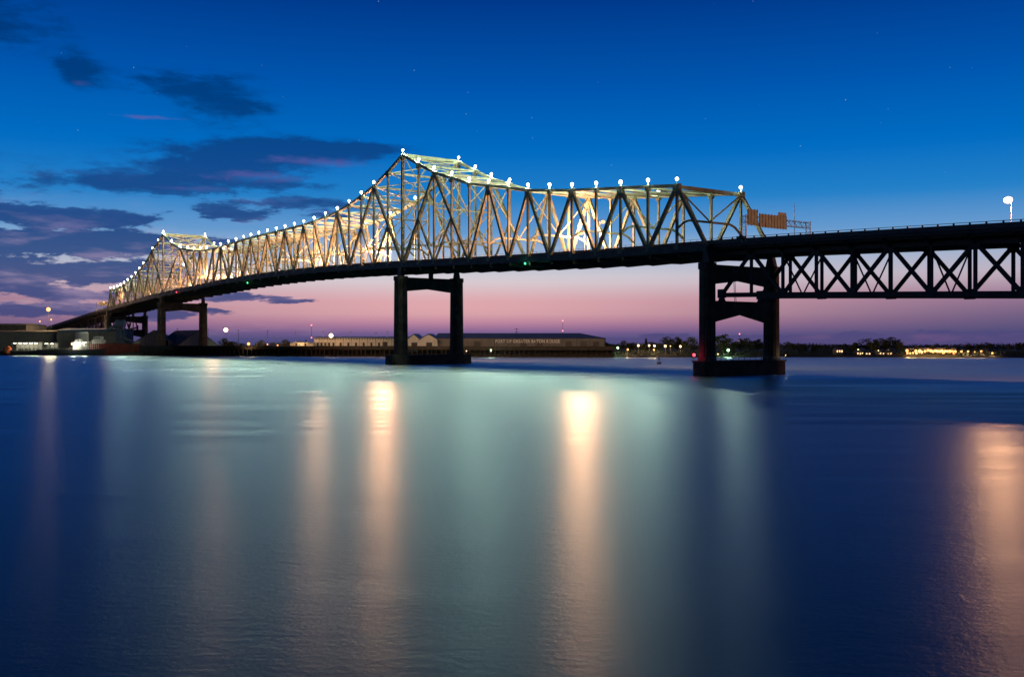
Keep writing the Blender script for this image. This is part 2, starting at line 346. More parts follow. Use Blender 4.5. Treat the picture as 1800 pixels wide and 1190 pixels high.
for side, d in ((0, 0.0), (1, WID)):
    for k in range(0, 52):
        heavy = 1.25 if 8 < k < 18 or 34 < k < 44 else 1.1
        part('top_chord', M['steel'], lambda b_: b_.laced(top(k, d), top(k+1, d), heavy, heavy*1.05, NV, 2.1, .55))
    ks = sorted(TS)
    for k, k2 in zip(ks, ks[1:]):
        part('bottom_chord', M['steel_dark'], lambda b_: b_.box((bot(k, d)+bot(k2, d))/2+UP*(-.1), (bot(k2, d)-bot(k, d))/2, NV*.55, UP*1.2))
    for a, e in DIA:
        far = a > 30
        part('diagonal_brace', M['steel'], lambda b_: b_.laced(top(a, d), bot(e, d), 1.0, 1.3, NV, 1.9 if not far else 3.5, .6) if not far else b_.bar(top(a, d), bot(e, d), 1.0, 1.25, NV))
    for k in range(0, 53):
        hw = 1.35 if k in (13, 39) else .85
        part('vertical_post', M['steel'], lambda b_: b_.laced(top(k, d), bot(k, d)-UP*(.9 if k % 2 else .2), hw*.95, hw, NV, 1.7 if k < 34 else 3.4, .62) if k < 34 else b_.bar(top(k, d), bot(k, d), hw*.9, hw, NV))
    for k, foot, c, e in SUB:
        t = (TS[k]-TS[c])/(TS[e]-TS[c])
        A, B_ = (top(c, d), bot(e, d)) if (c, e) in DIA else (bot(c, d), top(e, d))
        if (c, e) not in DIA: t = (TS[k]-TS[c])/(TS[e]-TS[c])
        mid = A.lerp(B_, t)
        part('sub_diagonal', M['steel'], lambda b_: b_.laced(mid, bot(foot, d), .75, .85, NV, 1.8, .6))
    # gusset plates at the panel points
    for k in range(0, 53):
        g = 1.0 if k % 2 else 1.5
        part('gusset_plate', M['steel'], lambda b_: b_.box(top(k, d)-UP*.7, SV*g, NV*.665, UP*(.9 if k % 2 else 1.4)))
        part('gusset_plate', M['steel'], lambda b_: b_.box(bot(k, d)+UP*.7, SV*g*.8, NV*.615, UP*.95))
# cross members between the two trusses
SWAY = {0, 2, 4, 6, 8, 10, 11, 13, 15, 16, 18, 20, 21, 23, 25}; SWAY |= {52-k for k in SWAY}
for k in range(0, 53):
    deep = 2.3 if k in (13, 39) else (1.3 if k in (0, 52) else .95)
    part('top_strut', M['steel'], lambda b_: b_.laced(top(k, .7)-UP*.3, top(k, WID-.7)-UP*.3, .8, deep, SV, 2.2, .7))
    H = TZ[k]-zc(TS[k])
    lo = zc(TS[k])+min(10.5, max(8.2, H-8))         # clearance line over the roadway
    def frame(b_):
        s = TS[k]; pts = []
        n = 12
        for i in range(n+1):
            u = i/n; a = abs(2*u-1); pts.append(S(s, .5+(WID-1)*u, lo-3.4*max(0, a-.62)**2/.1444*.9))
        for p_, q_ in zip(pts, pts[1:]): b_.bar(p_, q_, .5, .75, SV)
        tz = TZ[k]-1.0
        if tz-lo > 4:
            lv = [(lo+.3, tz)] if tz-lo < 30 else [(lo+.3, (lo+tz)/2), ((lo+tz)/2, tz)]
            for a0, a1 in lv:
                mid_ = WID/2
                b_.bar(S(s, .6, a1), S(s, mid_, a0), .35, .5, SV); b_.bar(S(s, WID-.6, a1), S(s, mid_, a0), .35, .5, SV)
                if len(lv) == 2:
                    b_.bar(S(s, .6, a0), S(s, mid_, a1), .34, .48, SV); b_.bar(S(s, WID-.6, a0), S(s, mid_, a1), .34, .48, SV)
            if len(lv) == 2: b_.bar(S(s, .6, lv[1][0]), S(s, WID-.6, lv[1][0]), .5, .7, SV)
    if k in SWAY: part('sway_frame', M['steel'], frame)
for k in range(0, 52):
    part('lateral_brace', M['steel'], lambda b_: (b_.bar(top(k, .6)-UP*.25, top(k+1, WID-.6)-UP*.25, .42, .42, UP), b_.bar(top(k, WID-.6)-UP*.55, top(k+1, .6)-UP*.55, .42, .42, UP)))
ks = sorted(TS)
for k in ks:
    s = TS[k]
    def fb(b_):
        a = [S(s, d, zc(s)+z) for d, z in ((.7, .9), (WID-.7, .9))]
        b_.hexa([S(s-.3, .7, zc(s)-2.2), S(s+.3, .7, zc(s)-2.2), S(s+.3, WID/2, zc(s)-4.1), S(s-.3, WID/2, zc(s)-4.1), S(s-.3, .7, zc(s)+.9), S(s+.3, .7, zc(s)+.9), S(s+.3, WID/2, zc(s)+.9), S(s-.3, WID/2, zc(s)+.9)])
        b_.hexa([S(s-.3, WID/2+.005, zc(s)-4.1), S(s+.3, WID/2+.005, zc(s)-4.1), S(s+.3, WID-.7, zc(s)-2.2), S(s-.3, WID-.7, zc(s)-2.2), S(s-.3, WID/2+.005, zc(s)+.9), S(s+.3, WID/2+.005, zc(s)+.9), S(s+.3, WID-.7, zc(s)+.9), S(s-.3, WID-.7, zc(s)+.9)])
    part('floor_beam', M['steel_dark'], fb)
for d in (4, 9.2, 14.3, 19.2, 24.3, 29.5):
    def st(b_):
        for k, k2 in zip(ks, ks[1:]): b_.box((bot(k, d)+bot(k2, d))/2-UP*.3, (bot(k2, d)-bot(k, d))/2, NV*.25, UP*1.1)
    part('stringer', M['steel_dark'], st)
def soffit(b_):                              # bottom lateral bracing
    for k, k2 in zip(ks, ks[1:]):
        b_.bar(S(TS[k], .7, zc(TS[k])-1.9), S(TS[k2], WID-.7, zc(TS[k2])-1.9), .5, .5, UP); b_.bar(S(TS[k], WID-.7, zc(TS[k])-2.5), S(TS[k2], .7, zc(TS[k2])-2.5), .5, .5, UP)
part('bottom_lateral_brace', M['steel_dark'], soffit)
def strip(b_, s0, s1, d0, d1, z0, z1, step=7.0):
    n = max(1, int((s1-s0)/step)); q = [s0+(s1-s0)*i/n for i in range(n+1)]
    vs = []; fs = []
    for s in q:
        z = zc(s); vs += [S(s, d0, z+z0), S(s, d1, z+z0), S(s, d1, z+z1), S(s, d0, z+z1)]
    for i in range(n):
        for j in range(4): fs.append((i*4+j, i*4+(j+1) % 4, i*4+4+(j+1) % 4, i*4+4+j))
    fs += [(3, 2, 1, 0), (n*4, n*4+1, n*4+2, n*4+3)]
    b_.add(vs, fs)
def railing(b_, s0, s1, d, step=3.0):
    s = s0
    while s < s1:
        b_.box(S(s, d, zc(s)+2.62), SV*.06, NV*.06, UP*.36); s += step
    strip(b_, s0, s1, d-.05, d+.05, 2.88, 2.97)
part('deck_slab', M['slab'], lambda b_: strip(b_, -14, 714, 1.2, WID-1.2, .95, 1.35))
part('roadway', M['asphalt'], lambda b_: strip(b_, -14, 714, 1.8, WID-1.8, 1.354, 1.40))
for d in (1.35, WID-1.35): part('barrier', M['slab'], lambda b_: strip(b_, -14, 714, d-.2, d+.2, 1.36, 2.3))
part('median_barrier', M['slab'], lambda b_: strip(b_, -14, 714, WID/2-.2, WID/2+.2, 1.405, 2.3))
for d in (1.35, WID-1.35): part('railing', M['galv'], lambda b_: railing(b_, -14, 714, d))

# ------------------------------------------------------------------ approach deck trusses
def approach(name, s_start, sgn, npan, step, label, detail=True):
    """deck truss running from s_start in direction sgn with npan double panels"""
    root = thing(name, S(s_start+sgn*npan*step/2, WID/2, zc(s_start+sgn*npan*step/2)-20), label, 'bridge span')
    D0, D1 = 6.6, WID-6.6
    tz, bz = -2.0, -16.2
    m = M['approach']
    N = 2*npan
    sn = [s_start+sgn*step*i/2 for i in range(N+1)]      # even = bottom node, odd = top node
    for d in (D0, D1):
        T = lambda i: S(sn[i], d, zc(sn[i])+tz); B_ = lambda i: S(sn[i], d, zc(sn[i])+bz)
        for i in range(N):
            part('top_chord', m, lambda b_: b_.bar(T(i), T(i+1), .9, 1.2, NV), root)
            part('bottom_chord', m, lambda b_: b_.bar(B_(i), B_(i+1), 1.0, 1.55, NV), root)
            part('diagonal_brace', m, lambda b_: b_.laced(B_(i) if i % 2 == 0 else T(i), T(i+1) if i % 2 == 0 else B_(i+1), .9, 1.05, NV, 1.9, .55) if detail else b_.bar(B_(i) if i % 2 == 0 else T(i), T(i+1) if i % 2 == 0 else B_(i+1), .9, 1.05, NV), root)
        for i in range(0, N+1):
            if i in (0, N): continue
            part('vertical_post', m, lambda b_: b_.laced(T(i), B_(i), .8, .85, NV, 1.8, .5) if detail else b_.bar(T(i), B_(i), .8, .8, NV), root)
        for i in range(0, N+1):
            part('gusset_plate', m, lambda b_: b_.box(B_(i)+UP*.5, SV*1.5, NV*.56, UP*1.5) if i % 2 == 0 else b_.box(T(i)-UP*.6, SV*1.5, NV*.56, UP*1.3), root)
        for i in (0, N): part('bearing', m, lambda b_: b_.hexa([B_(i)+SV*a+NV*c+UP*h for h, k in ((-2.1, 1.3), (-.7, .55)) for a, c in ((-k, -.6), (k, -.6), (k, .6), (-k, .6))]), root)
    for i in range(N+1):
        s = sn[i]; z = zc(s)
        def fb(b_):
            for da, db, za, zb in ((1.8, D0, -.2, -2.9), (D0+.004, D1-.004, -2.9, -2.9), (D1, WID-1.8, -2.9, -.2)):
                b_.hexa([S(s-.28, da, z+za), S(s+.28, da, z+za), S(s+.28, db, z+zb), S(s-.28, db, z+zb), S(s-.28, da, z+.9), S(s+.28, da, z+.9), S(s+.28, db, z+.9), S(s-.28, db, z+.9)])
        part('floor_beam', m, fb, root)
        if i % 2 == 0 and 0 < i < N:
            def cf(b_):
                b_.bar(S(s, D0, z+tz-.8), S(s, WID/2, z+bz), .3, .42, SV); b_.bar(S(s, D1, z+tz-.8), S(s, WID/2, z+bz), .3, .42, SV); b_.bar(S(s, D0, z+bz), S(s, D1, z+bz), .5, .8, SV)
            part('cross_frame', m, cf, root)
    s0, s1 = sorted((sn[0], sn[-1])); e0, e1 = (s0, s1+.0)
    if sgn < 0 and s_start > -20: e1 = -14.02
    if sgn > 0 and s_start < 720: e0 = 714.02
    for d in (3.2, 11.2, 15.4, 19.6, 23.8, WID-3.2): part('stringer', m, lambda b_: strip(b_, e0, e1, d-.25, d+.25, -.75, .92), root)
    part('deck_slab', M['slab'], lambda b_: strip(b_, e0, e1, 1.2, WID-1.2, .95, 1.35), root)
    part('fascia_girder', m, lambda b_: strip(b_, e0, e1, 1.5, 1.8, -.1, .94), root)
    part('fascia_girder', m, lambda b_: strip(b_, e0, e1, WID-1.8, WID-1.5, -.1, .94), root)
    part('roadway', M['asphalt'], lambda b_: strip(b_, e0, e1, 1.8, WID-1.8, 1.354, 1.40), root)
    for d in (1.35, WID-1.35): part('barrier', M['slab'], lambda b_: strip(b_, e0, e1, d-.2, d+.2, 1.36, 2.3), root)
    for d in (1.35, WID-1.35): part('railing', m, lambda b_: [b_.box(S(s, d, zc(s)+2.6), SV*.22, NV*.16, UP*.3) for s in np.arange(e0+2, e1, 4.6)] and strip(b_, e0, e1, d-.06, d+.06, 2.75, 2.9), root)
    return root
approach('approach_span', -14.6, -1, 7, 25.93, 'dark deck truss approach span with cross bracing on the right')
approach('approach_span', -14.6-25.93*7-1.0, -1, 6, 25.93, 'dark deck truss approach span nearest the viewer, beyond the right edge', False)
approach('approach_span', 715, 1, 7, 25.93, 'dark deck truss approach span descending to the far bank on the left', False)
approach('approach_span', 715+25.93*7+1, 1, 5, 22, 'low far approach span running down to land at the left', False)

# ------------------------------------------------------------------ piers
def pier(s, ztop, w0, w1, label, low_strut=None, hs=4.0, cap=5.2, base_z=-1.5, beam=(6.6, 5.0), ext=4.0):
    root = thing('bridge_pier', S(s, WID/2, -HC), label, 'bridge pier')
    m = M['concrete']
    zb = cap-HC
    def ring(d, z, hw):                       # chamfered shaft section
        c = hw*.28
        return [S(s+a, d+b, z) for a, b in ((-hw, -hw+c), (-hw+c, -hw), (hw-c, -hw), (hw, -hw+c), (hw, hw-c), (hw-c, hw), (-hw+c, hw), (-hw, hw-c))]
    for d in (0, WID):
        b_ = MB(); vs = []
        zs = [(zb, w1/2), (zb+1.2, w1/2), (zb+1.25, w1/2-.25), (ztop-2.2, w0/2), (ztop-2.15, w0/2+.3), (ztop, w0/2+.3)]
        for z, hw in zs: vs += ring(d, z, hw)
        n = 8; fs = [tuple(range(n-1, -1, -1)), tuple(range((len(zs)-1)*n, len(zs)*n))]
        for j in range(len(zs)-1):
            for i in range(n): fs.append((j*n+i, j*n+(i+1) % n, (j+1)*n+(i+1) % n, (j+1)*n+i))
        b_.add(vs, fs); leg = b_.build('leg', m, root)
        b_ = MB()                             # raised pilaster faces on the shaft
        for sx, sy in ((-1, 0), (1, 0), (0, -1), (0, 1)):
            hb, ht = w1/2-.25, w0/2
            for z0, z1, a0, a1 in ((zb+1.3, ztop-2.4, hb, ht),):
                ax = SV*sx+NV*sy; tx = NV*sx+SV*sy
                c0 = S(s, d, z0); c1 = S(s, d, z1)
                b_.hexa([c0+ax*(a0-.3)-tx*a0*.34, c0+ax*(a0+.22)-tx*a0*.34, c0+ax*(a0+.22)+tx*a0*.34, c0+ax*(a0-.3)+tx*a0*.34, c1+ax*(a1-.3)-tx*a1*.34, c1+ax*(a1+.22)-tx*a1*.34, c1+ax*(a1+.22)+tx*a1*.34, c1+ax*(a1-.3)+tx*a1*.34])
        b_.build('pilaster', m, leg)
    def strut(name, zt, depth_end, depth_mid):
        poly = [(w0/2-.2, zt), (WID-w0/2+.2, zt), (WID-w0/2+.2, zt-depth_end), (WID/2, zt-depth_mid), (w0/2-.2, zt-depth_end)]
        b_ = MB(); b_.prism(poly, s-w0*.40, s+w0*.40, lambda u, v, a: S(a, u, v)); b_.build(name, m, root)
    strut('cross_beam', ztop-.6, *beam)
    if low_strut is not None: strut('lower_strut', low_strut, 7.2, 4.3)
    b_ = MB()
    def cring(z, g):
        e = hs+g; return [S(s+a, b, z) for a, b in ((-e, -ext-g+1.2), (-e+1.6, -ext-g), (e-1.6, -ext-g), (e, -ext-g+1.2), (e, WID+ext+g-1.2), (e-1.6, WID+ext+g), (-e+1.6, WID+ext+g), (-e, WID+ext+g-1.2))]
    vs = cring(base_z-HC-4, 0)+cring(zb-.6, 0)+cring(zb-.59, .3)+cring(zb, .3); n = 8
    fs = [tuple(range(7, -1, -1)), tuple(range(24, 32))]+[(j*8+i, j*8+(i+1) % 8, (j+1)*8+(i+1) % 8, (j+1)*8+i) for j in range(3) for i in range(8)]
    b_.add(vs, fs); b_.build('caisson', m, root)
    return root
def shoes(root, s, ztop, zto):
    for d in (0, WID):
        b_ = MB(); b_.hexa([S(s+a, d+c, z) for z, k in ((ztop, 1.9), (zto, .8)) for a, c in ((-k, -1.0), (k, -1.0), (k, 1.0), (-k, 1.0))]); b_.build('bearing', M['steel_dark'], root)
p1 = pier(-14, 26.3, 4.5, 5.1, 'dark concrete pier standing in the river at the right end of the truss', low_strut=zc(-14)-18.3)
shoes(p1, -14, 26.3, zc(-14)-1.3)
b_ = MB()                                     # access ladder leaning on the pier's strut
A, B_ = S(-17, 11.0, 11.2), S(-17, 9.8, 25.5)
for o in (-.35, .35): b_.bar(A+NV*o, B_+NV*o, .12, .12, SV)
for i in range(24): q = A.lerp(B_, (i+.5)/24); b_.bar(q-NV*.35, q+NV*.35, .09, .09, SV)
b_.build('ladder', M['galv'], p1)
b_ = MB()
for d in np.arange(-3.5, WID+3.6, 3.0):
    b_.box(S(-10.2, d, -HC+5.7), SV*.05, NV*.05, UP*.5); b_.box(S(-17.8, d, -HC+5.7), SV*.05, NV*.05, UP*.5)
for sx in (-10.2, -17.8): b_.box(S(sx, WID/2, -HC+6.2), SV*.04, NV*(WID/2+3.6), UP*.04)
b_.build('handrail', M['galv'], p1)
p2 = pier(190.5, 32.0, 5.3, 6.3, 'tall dark river pier below the higher, nearer truss peak', hs=4.8, cap=4.9, beam=(6.9, 5.5), ext=7.0)
shoes(p2, 190.5, 32.0, zc(190.5)-1.3)
b_ = MB(); b_.box(S(190.5, WID/2+1, 32.6), SV*.9, NV*.9, UP*1.2); b_.build('centre_post', M['steel_dark'], p2)
P3S = s_of(284)
p3 = pier(P3S, 30.0, 5.3, 6.3, 'dark pier rising behind the wharf below the farther truss peak', hs=4.2, cap=4.9, beam=(6.9, 5.5))
shoes(p3, P3S, 30.0, zc(P3S)-1.3)
p4 = pier(714, 22.6, 4.5, 5.1, 'farthest pier of the truss, on land behind the red ship', low_strut=zc(714)-18.3, cap=5.2)
shoes(p4, 714, 22.6, zc(714)-1.3)
pier(-196.6, zc(-196.6)-18.3, 4.5, 5.1, 'approach pier in the river beyond the right edge of the picture', cap=5.2)
pier(896.6, zc(896.6)-18.3, 4.5, 4.8, 'short approach pier on land far left behind the sheds', cap=1.5, base_z=0, beam=(3, 2.5)) if zc(896.6)-18.3+HC > 4 else None

# ------------------------------------------------------------------ lamps on the bridge
def floodlight():
    b_ = MB(); b_.tube((0, 0, -.9), (0, 0, .35), .09, .09, 6); b_.box((0, 0, .3), (.5, 0, 0), (0, .09, 0), (0, 0, .06)); b_.box((0, 0, .38), (.2, 0, 0), (0, .2, 0), (0, 0, .05))
    o = b_.build('floodlight', M['housing'])
    b_ = MB(); b_.ball((0, 0, 1.0), .72, 10, 6); b_.build('lens', M['white_glow'], o, True)
    return o
fl0 = floodlight(); used = False
WHITE = (.85, 1.0, .72)
def put_flood(k, d, label, group, watts):
    global used
    o = fl0 if not used else copy_tree(fl0); used = True
    o.location = top(k, d)+UP*1.45
    tag(o, label, 'floodlight', group)
    v = random.uniform(.72, 1.18); lens = o.children[0]; lens.scale = (v, v, v); lens.location = (0, 0, 1.0*(1-v))
    lamp_light(o.location+UP*1.0, WHITE, watts*v*v, .88, o)
near_l = [k for k in range(0, 53) if k not in (14, 32, 42)]
for i, k in enumerate(near_l): put_flood(k, 0.0, 'white floodlight on the near top chord, %s from its right end' % nth(i), 'floodlights along the near top chord', 15500 if k < 32 else 6500 if k < 40 else 3200)
far_l = [0, 3, 9, 10, 11, 12, 13, 16, 18, 20, 23, 35, 36, 37, 38, 39, 41, 43]
for i, k in enumerate(far_l): put_flood(k, WID, 'white floodlight on the far top chord, %s from its right end' % nth(i), 'floodlights along the far top chord', 15500 if k < 32 else 6500 if k < 40 else 3200)
def street_lamp(pos, base_z, inward, glow, color, watts, label, group, r=.6):
    b = Vector((pos.x, pos.y, base_z))-inward*1.8
    root = thing('street_lamp', b, label, 'street lamp', group)
    b_ = MB(); b_.tube(b, b+UP*(pos.z-base_z-.6), .17, .11, 8); b_.build('pole', M['galv'], root)
    b_ = MB(); t = b+UP*(pos.z-base_z-.6); b_.tube(t, t+inward*.8+UP*.75, .09, .08, 6); b_.tube(t+inward*.8+UP*.75, t+inward*1.6+UP*.95, .08, .08, 6); b_.build('arm', M['galv'], root)
    b_ = MB(); b_.box(pos+UP*.42, inward*.75, inward.cross(UP)*.32, UP*.12); b_.build('lamp_head', M['housing'], root)
    b_ = MB(); b_.ball(pos-UP*.3, r, 10, 6, .8); b_.build('lens', M[glow], root, True)
    lamp_light(pos-UP*.3, color, watts, r+.1, root)
AMB = (1, .40, .19)
LAMPS = [(1772, 350, 31.2, 'right edge of the approach span', 'pink_glow', (1, .38, .16), 230000, 1.25), (1060, 389, 2.6, 'right half of the truss, on the near side', 'amber_glow', AMB, 40000, .8), (1022, 408, 27, 'right half of the truss, on the far side', 'amber_glow', AMB, 640000, 1.2),
         (664, 427, 2.6, 'just left of the tall peak, on the near side', 'amber_glow', AMB, 40000, .8), (672, 438, 27, 'just left of the tall peak, on the far side', 'amber_glow', AMB, 1000000, 1.2), (558, 456, 27, 'left of the tall peak, midway to the centre', 'amber_glow', AMB, 600000, 1.0),
         (393, 488, 27, 'right of the lower peak, on the far side', 'amber_glow', AMB, 1300000, 1.25), (372, 476, 2.6, 'right of the lower peak, on the near side', 'amber_glow', AMB, 120000, .65), (334, 502, 31, 'right beside the lower peak', 'amber_glow', AMB, 120000, .65),
         (262, 512, 31, 'left of the lower peak', 'amber_glow', AMB, 25000, .4), (222, 522, 2.6, 'near the left end of the truss', 'amber_glow', AMB, 25000, .4), (183, 531, 2.6, 'just past the left end of the truss', 'amber_glow', AMB, 15000, .5)]
for px, py, d, where, gl, colr, wt, r in LAMPS:
    s = s_of(px, d); z = max(z_of(px, py, d), zc(s)+8.0)
    street_lamp(S(s, d, z), zc(s)+HC+1.4, NV*(1 if d < 10 else -1), gl, colr, wt, 'lit street lamp on the bridge, '+where, 'street lamps on the bridge deck', r)
for px, py, gl, nm in ((923, 463, 'green_glow', 'green light under the right half of the truss'), (435, 497, 'green_glow', 'green light under the middle of the truss'), (310, 513.5, 'red_glow', 'red light under the left part of the truss')):
    s = s_of(px, -.8); c = S(s, -.8, z_of(px, py, -.8))
    b_ = MB(); b_.box(c+UP*.5, SV*.25, NV*.25, UP*.3); b_.box(c+UP*.6+NV*.15, SV*.08, NV*.4, UP*.08); o = tag(b_.build('navigation_light', M['housing']), 'small navigation '+nm, 'navigation light', 'navigation lights on the bridge')
    b_ = MB(); b_.ball(c-UP*.12, .36, 8, 5); b_.build('lens', M[gl], o, True)
    lamp_light(c-UP*.12, (.1, 1, .4) if gl == 'green_glow' else (1, .05, .08), 900, .42, o)

# ------------------------------------------------------------------ overhead sign gantry and mast on the right
gs = -29.0; zd = zc(gs)+1.4
g = thing('sign_gantry', S(gs, WID/2, zd), 'overhead sign gantry carrying two tan sign backs across the roadway', 'sign gantry')
for d in (1.2, WID+1.2):
    b_ = MB()
    for a in (-.9, .9): b_.tube(S(gs+a, d, zd-.4), S(gs+a, d, zd+8.6), .2, .17, 8)
    for i in range(7):
        z = zd+.6+i*1.15; b_.bar(S(gs-.9, d, z), S(gs+.9, d, z+1.15 if i % 2 else z+1.1), .09, .09, NV); b_.bar(S(gs+.9, d, z), S(gs-.9, d, z+1.1), .085, .085, NV)
    b_.build('tower', M['galv'], g)
b_ = MB()
for a in (-.9, .9):
    for z in (6.3, 8.2): b_.bar(S(gs+a, .8, zd+z), S(gs+a, WID+1.6, zd+z), .16, .16, UP)
nb = 22
for i in range(nb):
    d0, d1 = 1.2+WID*i/nb, 1.2+WID*(i+1)/nb
    for a in (-.9, .9): b_.bar(S(gs+a, d0, zd+(6.3 if i % 2 else 8.2)), S(gs+a, d1, zd+(8.2 if i % 2 else 6.3)), .1, .1, SV)
    b_.bar(S(gs-.9, d0, zd+8.2), S(gs+.9, d1, zd+8.2), .09, .09, UP); b_.bar(S(gs-.9, d1, zd+6.3), S(gs+.9, d1, zd+6.3), .09, .09, UP)
b_.build('truss_beam', M['galv'], g)
def sign_back(d0, d1, z0, z1, tab=None):
    b_ = MB(); s = gs-1.15
    b_.hexa([S(s+a, d, zd+z) for z in (z0, z1) for a, d in ((-.06, d0), (.06, d0), (.06, d1), (-.06, d1))])
    if tab: b_.hexa([S(s+a, d, zd+z) for z in (z1+.004, z1+1.2) for a, d in ((-.06, tab[0]), (.06, tab[0]), (.06, tab[1]), (-.06, tab[1]))])
    o = b_.build('sign_panel', M['sign'], g)
    b_ = MB()
    n = int((d1-d0)/1.5)
    for i in range(n+1):
        d = d0+.2+(d1-d0-.4)*i/n; b_.box(S(s-.15, d, zd+(z0+z1)/2), SV*.085, NV*.09, UP*((z1-z0)/2+.2))
    for z in (z0+.6, (z0+z1)/2, z1-.6): b_.box(S(s-.29, (d0+d1)/2, zd+z), SV*.05, NV*((d1-d0)/2), UP*.08)
    b_.build('rib', M['sign'], o)
sign_back(1.6, 6.6, 5.2, 10.4); sign_back(7.4, 21.5, 4.9, 9.3, (17.2, 21.4))
b_ = MB(); b_.box(S(gs+1.0, .9, zd+1.1), SV*1.6, NV*.5, UP*.5); b_.box(S(gs+1, .9, zd+1.9), SV*.5, NV*.3, UP*.28); b_.build('equipment_box', M['approach'], g)
s = s_of(1396.5, 31.5); zb = zc(s)+1.4
o = thing('antenna_mast', S(s, 31.5, zb), 'thin dark antenna mast rising beside the sign gantry', 'mast')
b_ = MB(); b_.tube(S(s, 31.5, zb), S(s, 31.5, z_of(1396.5, 357, 31.5)), .13, .06, 6); b_.build('pole', M['housing'], o)
b_ = MB()
for z in (5.5, 7.0, 8.2): b_.box(S(s, 31.5, zb+z), SV*.35, NV*.05, UP*.05)
b_.build('aerial', M['housing'], o)
# far-left sign gantry past the truss end
s = s_of(170, 1.2); zb = zc(s)+1.4
o = thing('sign_gantry', S(s, WID/2, zb), 'distant sign gantry on the roadway past the left end of the truss', 'sign gantry')
b_ = MB()
for d in (1.2, WID-1.2): b_.tube(S(s, d, zb), S(s, d, zb+8.5), .3, .25, 6)
b_.build('tower', M['galv'], o)
b_ = MB(); b_.bar(S(s, 1.0, zb+8), S(s, WID-1, zb+8), .9, .9, UP); b_.build('truss_beam', M['galv'], o)
b_ = MB(); b_.box(S(s-.7, 10, zb+7.6), SV*.1, NV*7, UP*2.0); b_.build('sign_panel', M['sign'], o)

# ------------------------------------------------------------------ wharf
def wharf():
    pts = [(-292, 803), (-266, 788), (-127, 760), (0, 728), (72, 719)]
    root = thing('wharf', (-120, 770, 0), 'long dark wharf on rows of piles along the far shore', 'wharf')
    b_ = MB()
    for (x0, y0), (x1, y1) in zip(pts, pts[1:]):
        b_.hexa([(x0, y0, 6.3), (x1, y1, 6.3), (x1+5, y1+60, 6.3), (x0+5, y0+60, 6.3), (x0, y0, 7.7), (x1, y1, 7.7), (x1+5, y1+60, 7.7), (x0+5, y0+60, 7.7)])
    b_.build('wharf_deck', M['wharf'], root)
    b_ = MB()
    for (x0, y0), (x1, y1) in zip(pts, pts[1:]):
        b_.hexa([(x0, y0-.6, 5.2), (x1, y1-.6, 5.2), (x1, y1-.003, 5.2), (x0, y0-.003, 5.2), (x0, y0-.6, 7.95), (x1, y1-.6, 7.95), (x1, y1-.003, 7.95), (x0, y0-.003, 7.95)])
    b_.build('fender_beam', M['timber'], root)
    b_ = MB()                                 # closing bulkhead behind the piles
    for (x0, y0), (x1, y1) in zip(pts, pts[1:]): b_.hexa([(x0, y0+7, -1), (x1, y1+7, -1), (x1, y1+8, -1), (x0, y0+8, -1), (x0, y0+7, 6.3), (x1, y1+7, 6.3), (x1, y1+8, 6.3), (x0, y0+8, 6.3)])
    b_.build('bulkhead', M['timber'], root)
    b_ = MB(); b_.tube((0, 0, -2), (0, 0, 5.4), .42, .38, 7); proto = b_.build('pile', M['timber'], root)
    n = 0
    for (x0, y0), (x1, y1) in zip(pts, pts[1:]):
        L = math.hypot(x1-x0, y1-y0); k = int(L/3.6)
        for i in range(k):
            t = (i+.5)/k
            o = proto if n == 0 else proto.copy()
            if n: COL.objects.link(o)
            o.parent = root; o.location = Vector((x0+(x1-x0)*t+random.uniform(-.4, .4), y0+(y1-y0)*t-.2, 0))-root.location+Vector(root.location)*0
            n += 1
    return root
wharf()
# proto pile was built about the wharf root: meshes are relative to it, so shift them back
for o in [q for q in bpy.data.objects if q.name.split('.')[0] == 'pile']:
    pass
pm = bpy.data.objects['pile'].data
for v in pm.vertices: v.co += Vector((-120, 770, 0))

# ------------------------------------------------------------------ sheds, warehouses and yard on the far shore
def gable_shed(name, c, ang, w_, L, he, hr, wall, roof, label, cat, z0=4.0, door=True, lit=None):
    """ridge runs along the local y axis from the gable facing the viewer"""
    root = thing(name, (c[0], c[1], z0), label, cat)
    ca, sa = math.cos(ang), math.sin(ang)
    fn = lambda u, v, a: Vector((c[0]+ca*u-sa*a, c[1]+sa*u+ca*a, z0+v))
    b_ = MB(); b_.prism([(-w_/2, -2), (w_/2, -2), (w_/2, he), (0, hr-.4), (-w_/2, he)], 0, L, fn); b_.build('wall', wall, root)
    b_ = MB(); th = .35
    b_.prism([(-w_/2-.6, he-.35), (0, hr-.0), (0, hr+th), (-w_/2-.6, he-.35+th)], -.5, L+.5, fn)
    b_.prism([(w_/2+.6, he-.35), (w_/2+.6, he-.35+th), (.003, hr+th), (.003, hr)], -.5, L+.5, fn); b_.build('roof', roof, root)
    if door:
        b_ = MB(); b_.prism([(-2.2+door, 0), (2.2+door, 0), (2.2+door, 5), (-2.2+door, 5)], -.12, .1, fn); b_.build('door', M['door'], root)
    return root, fn
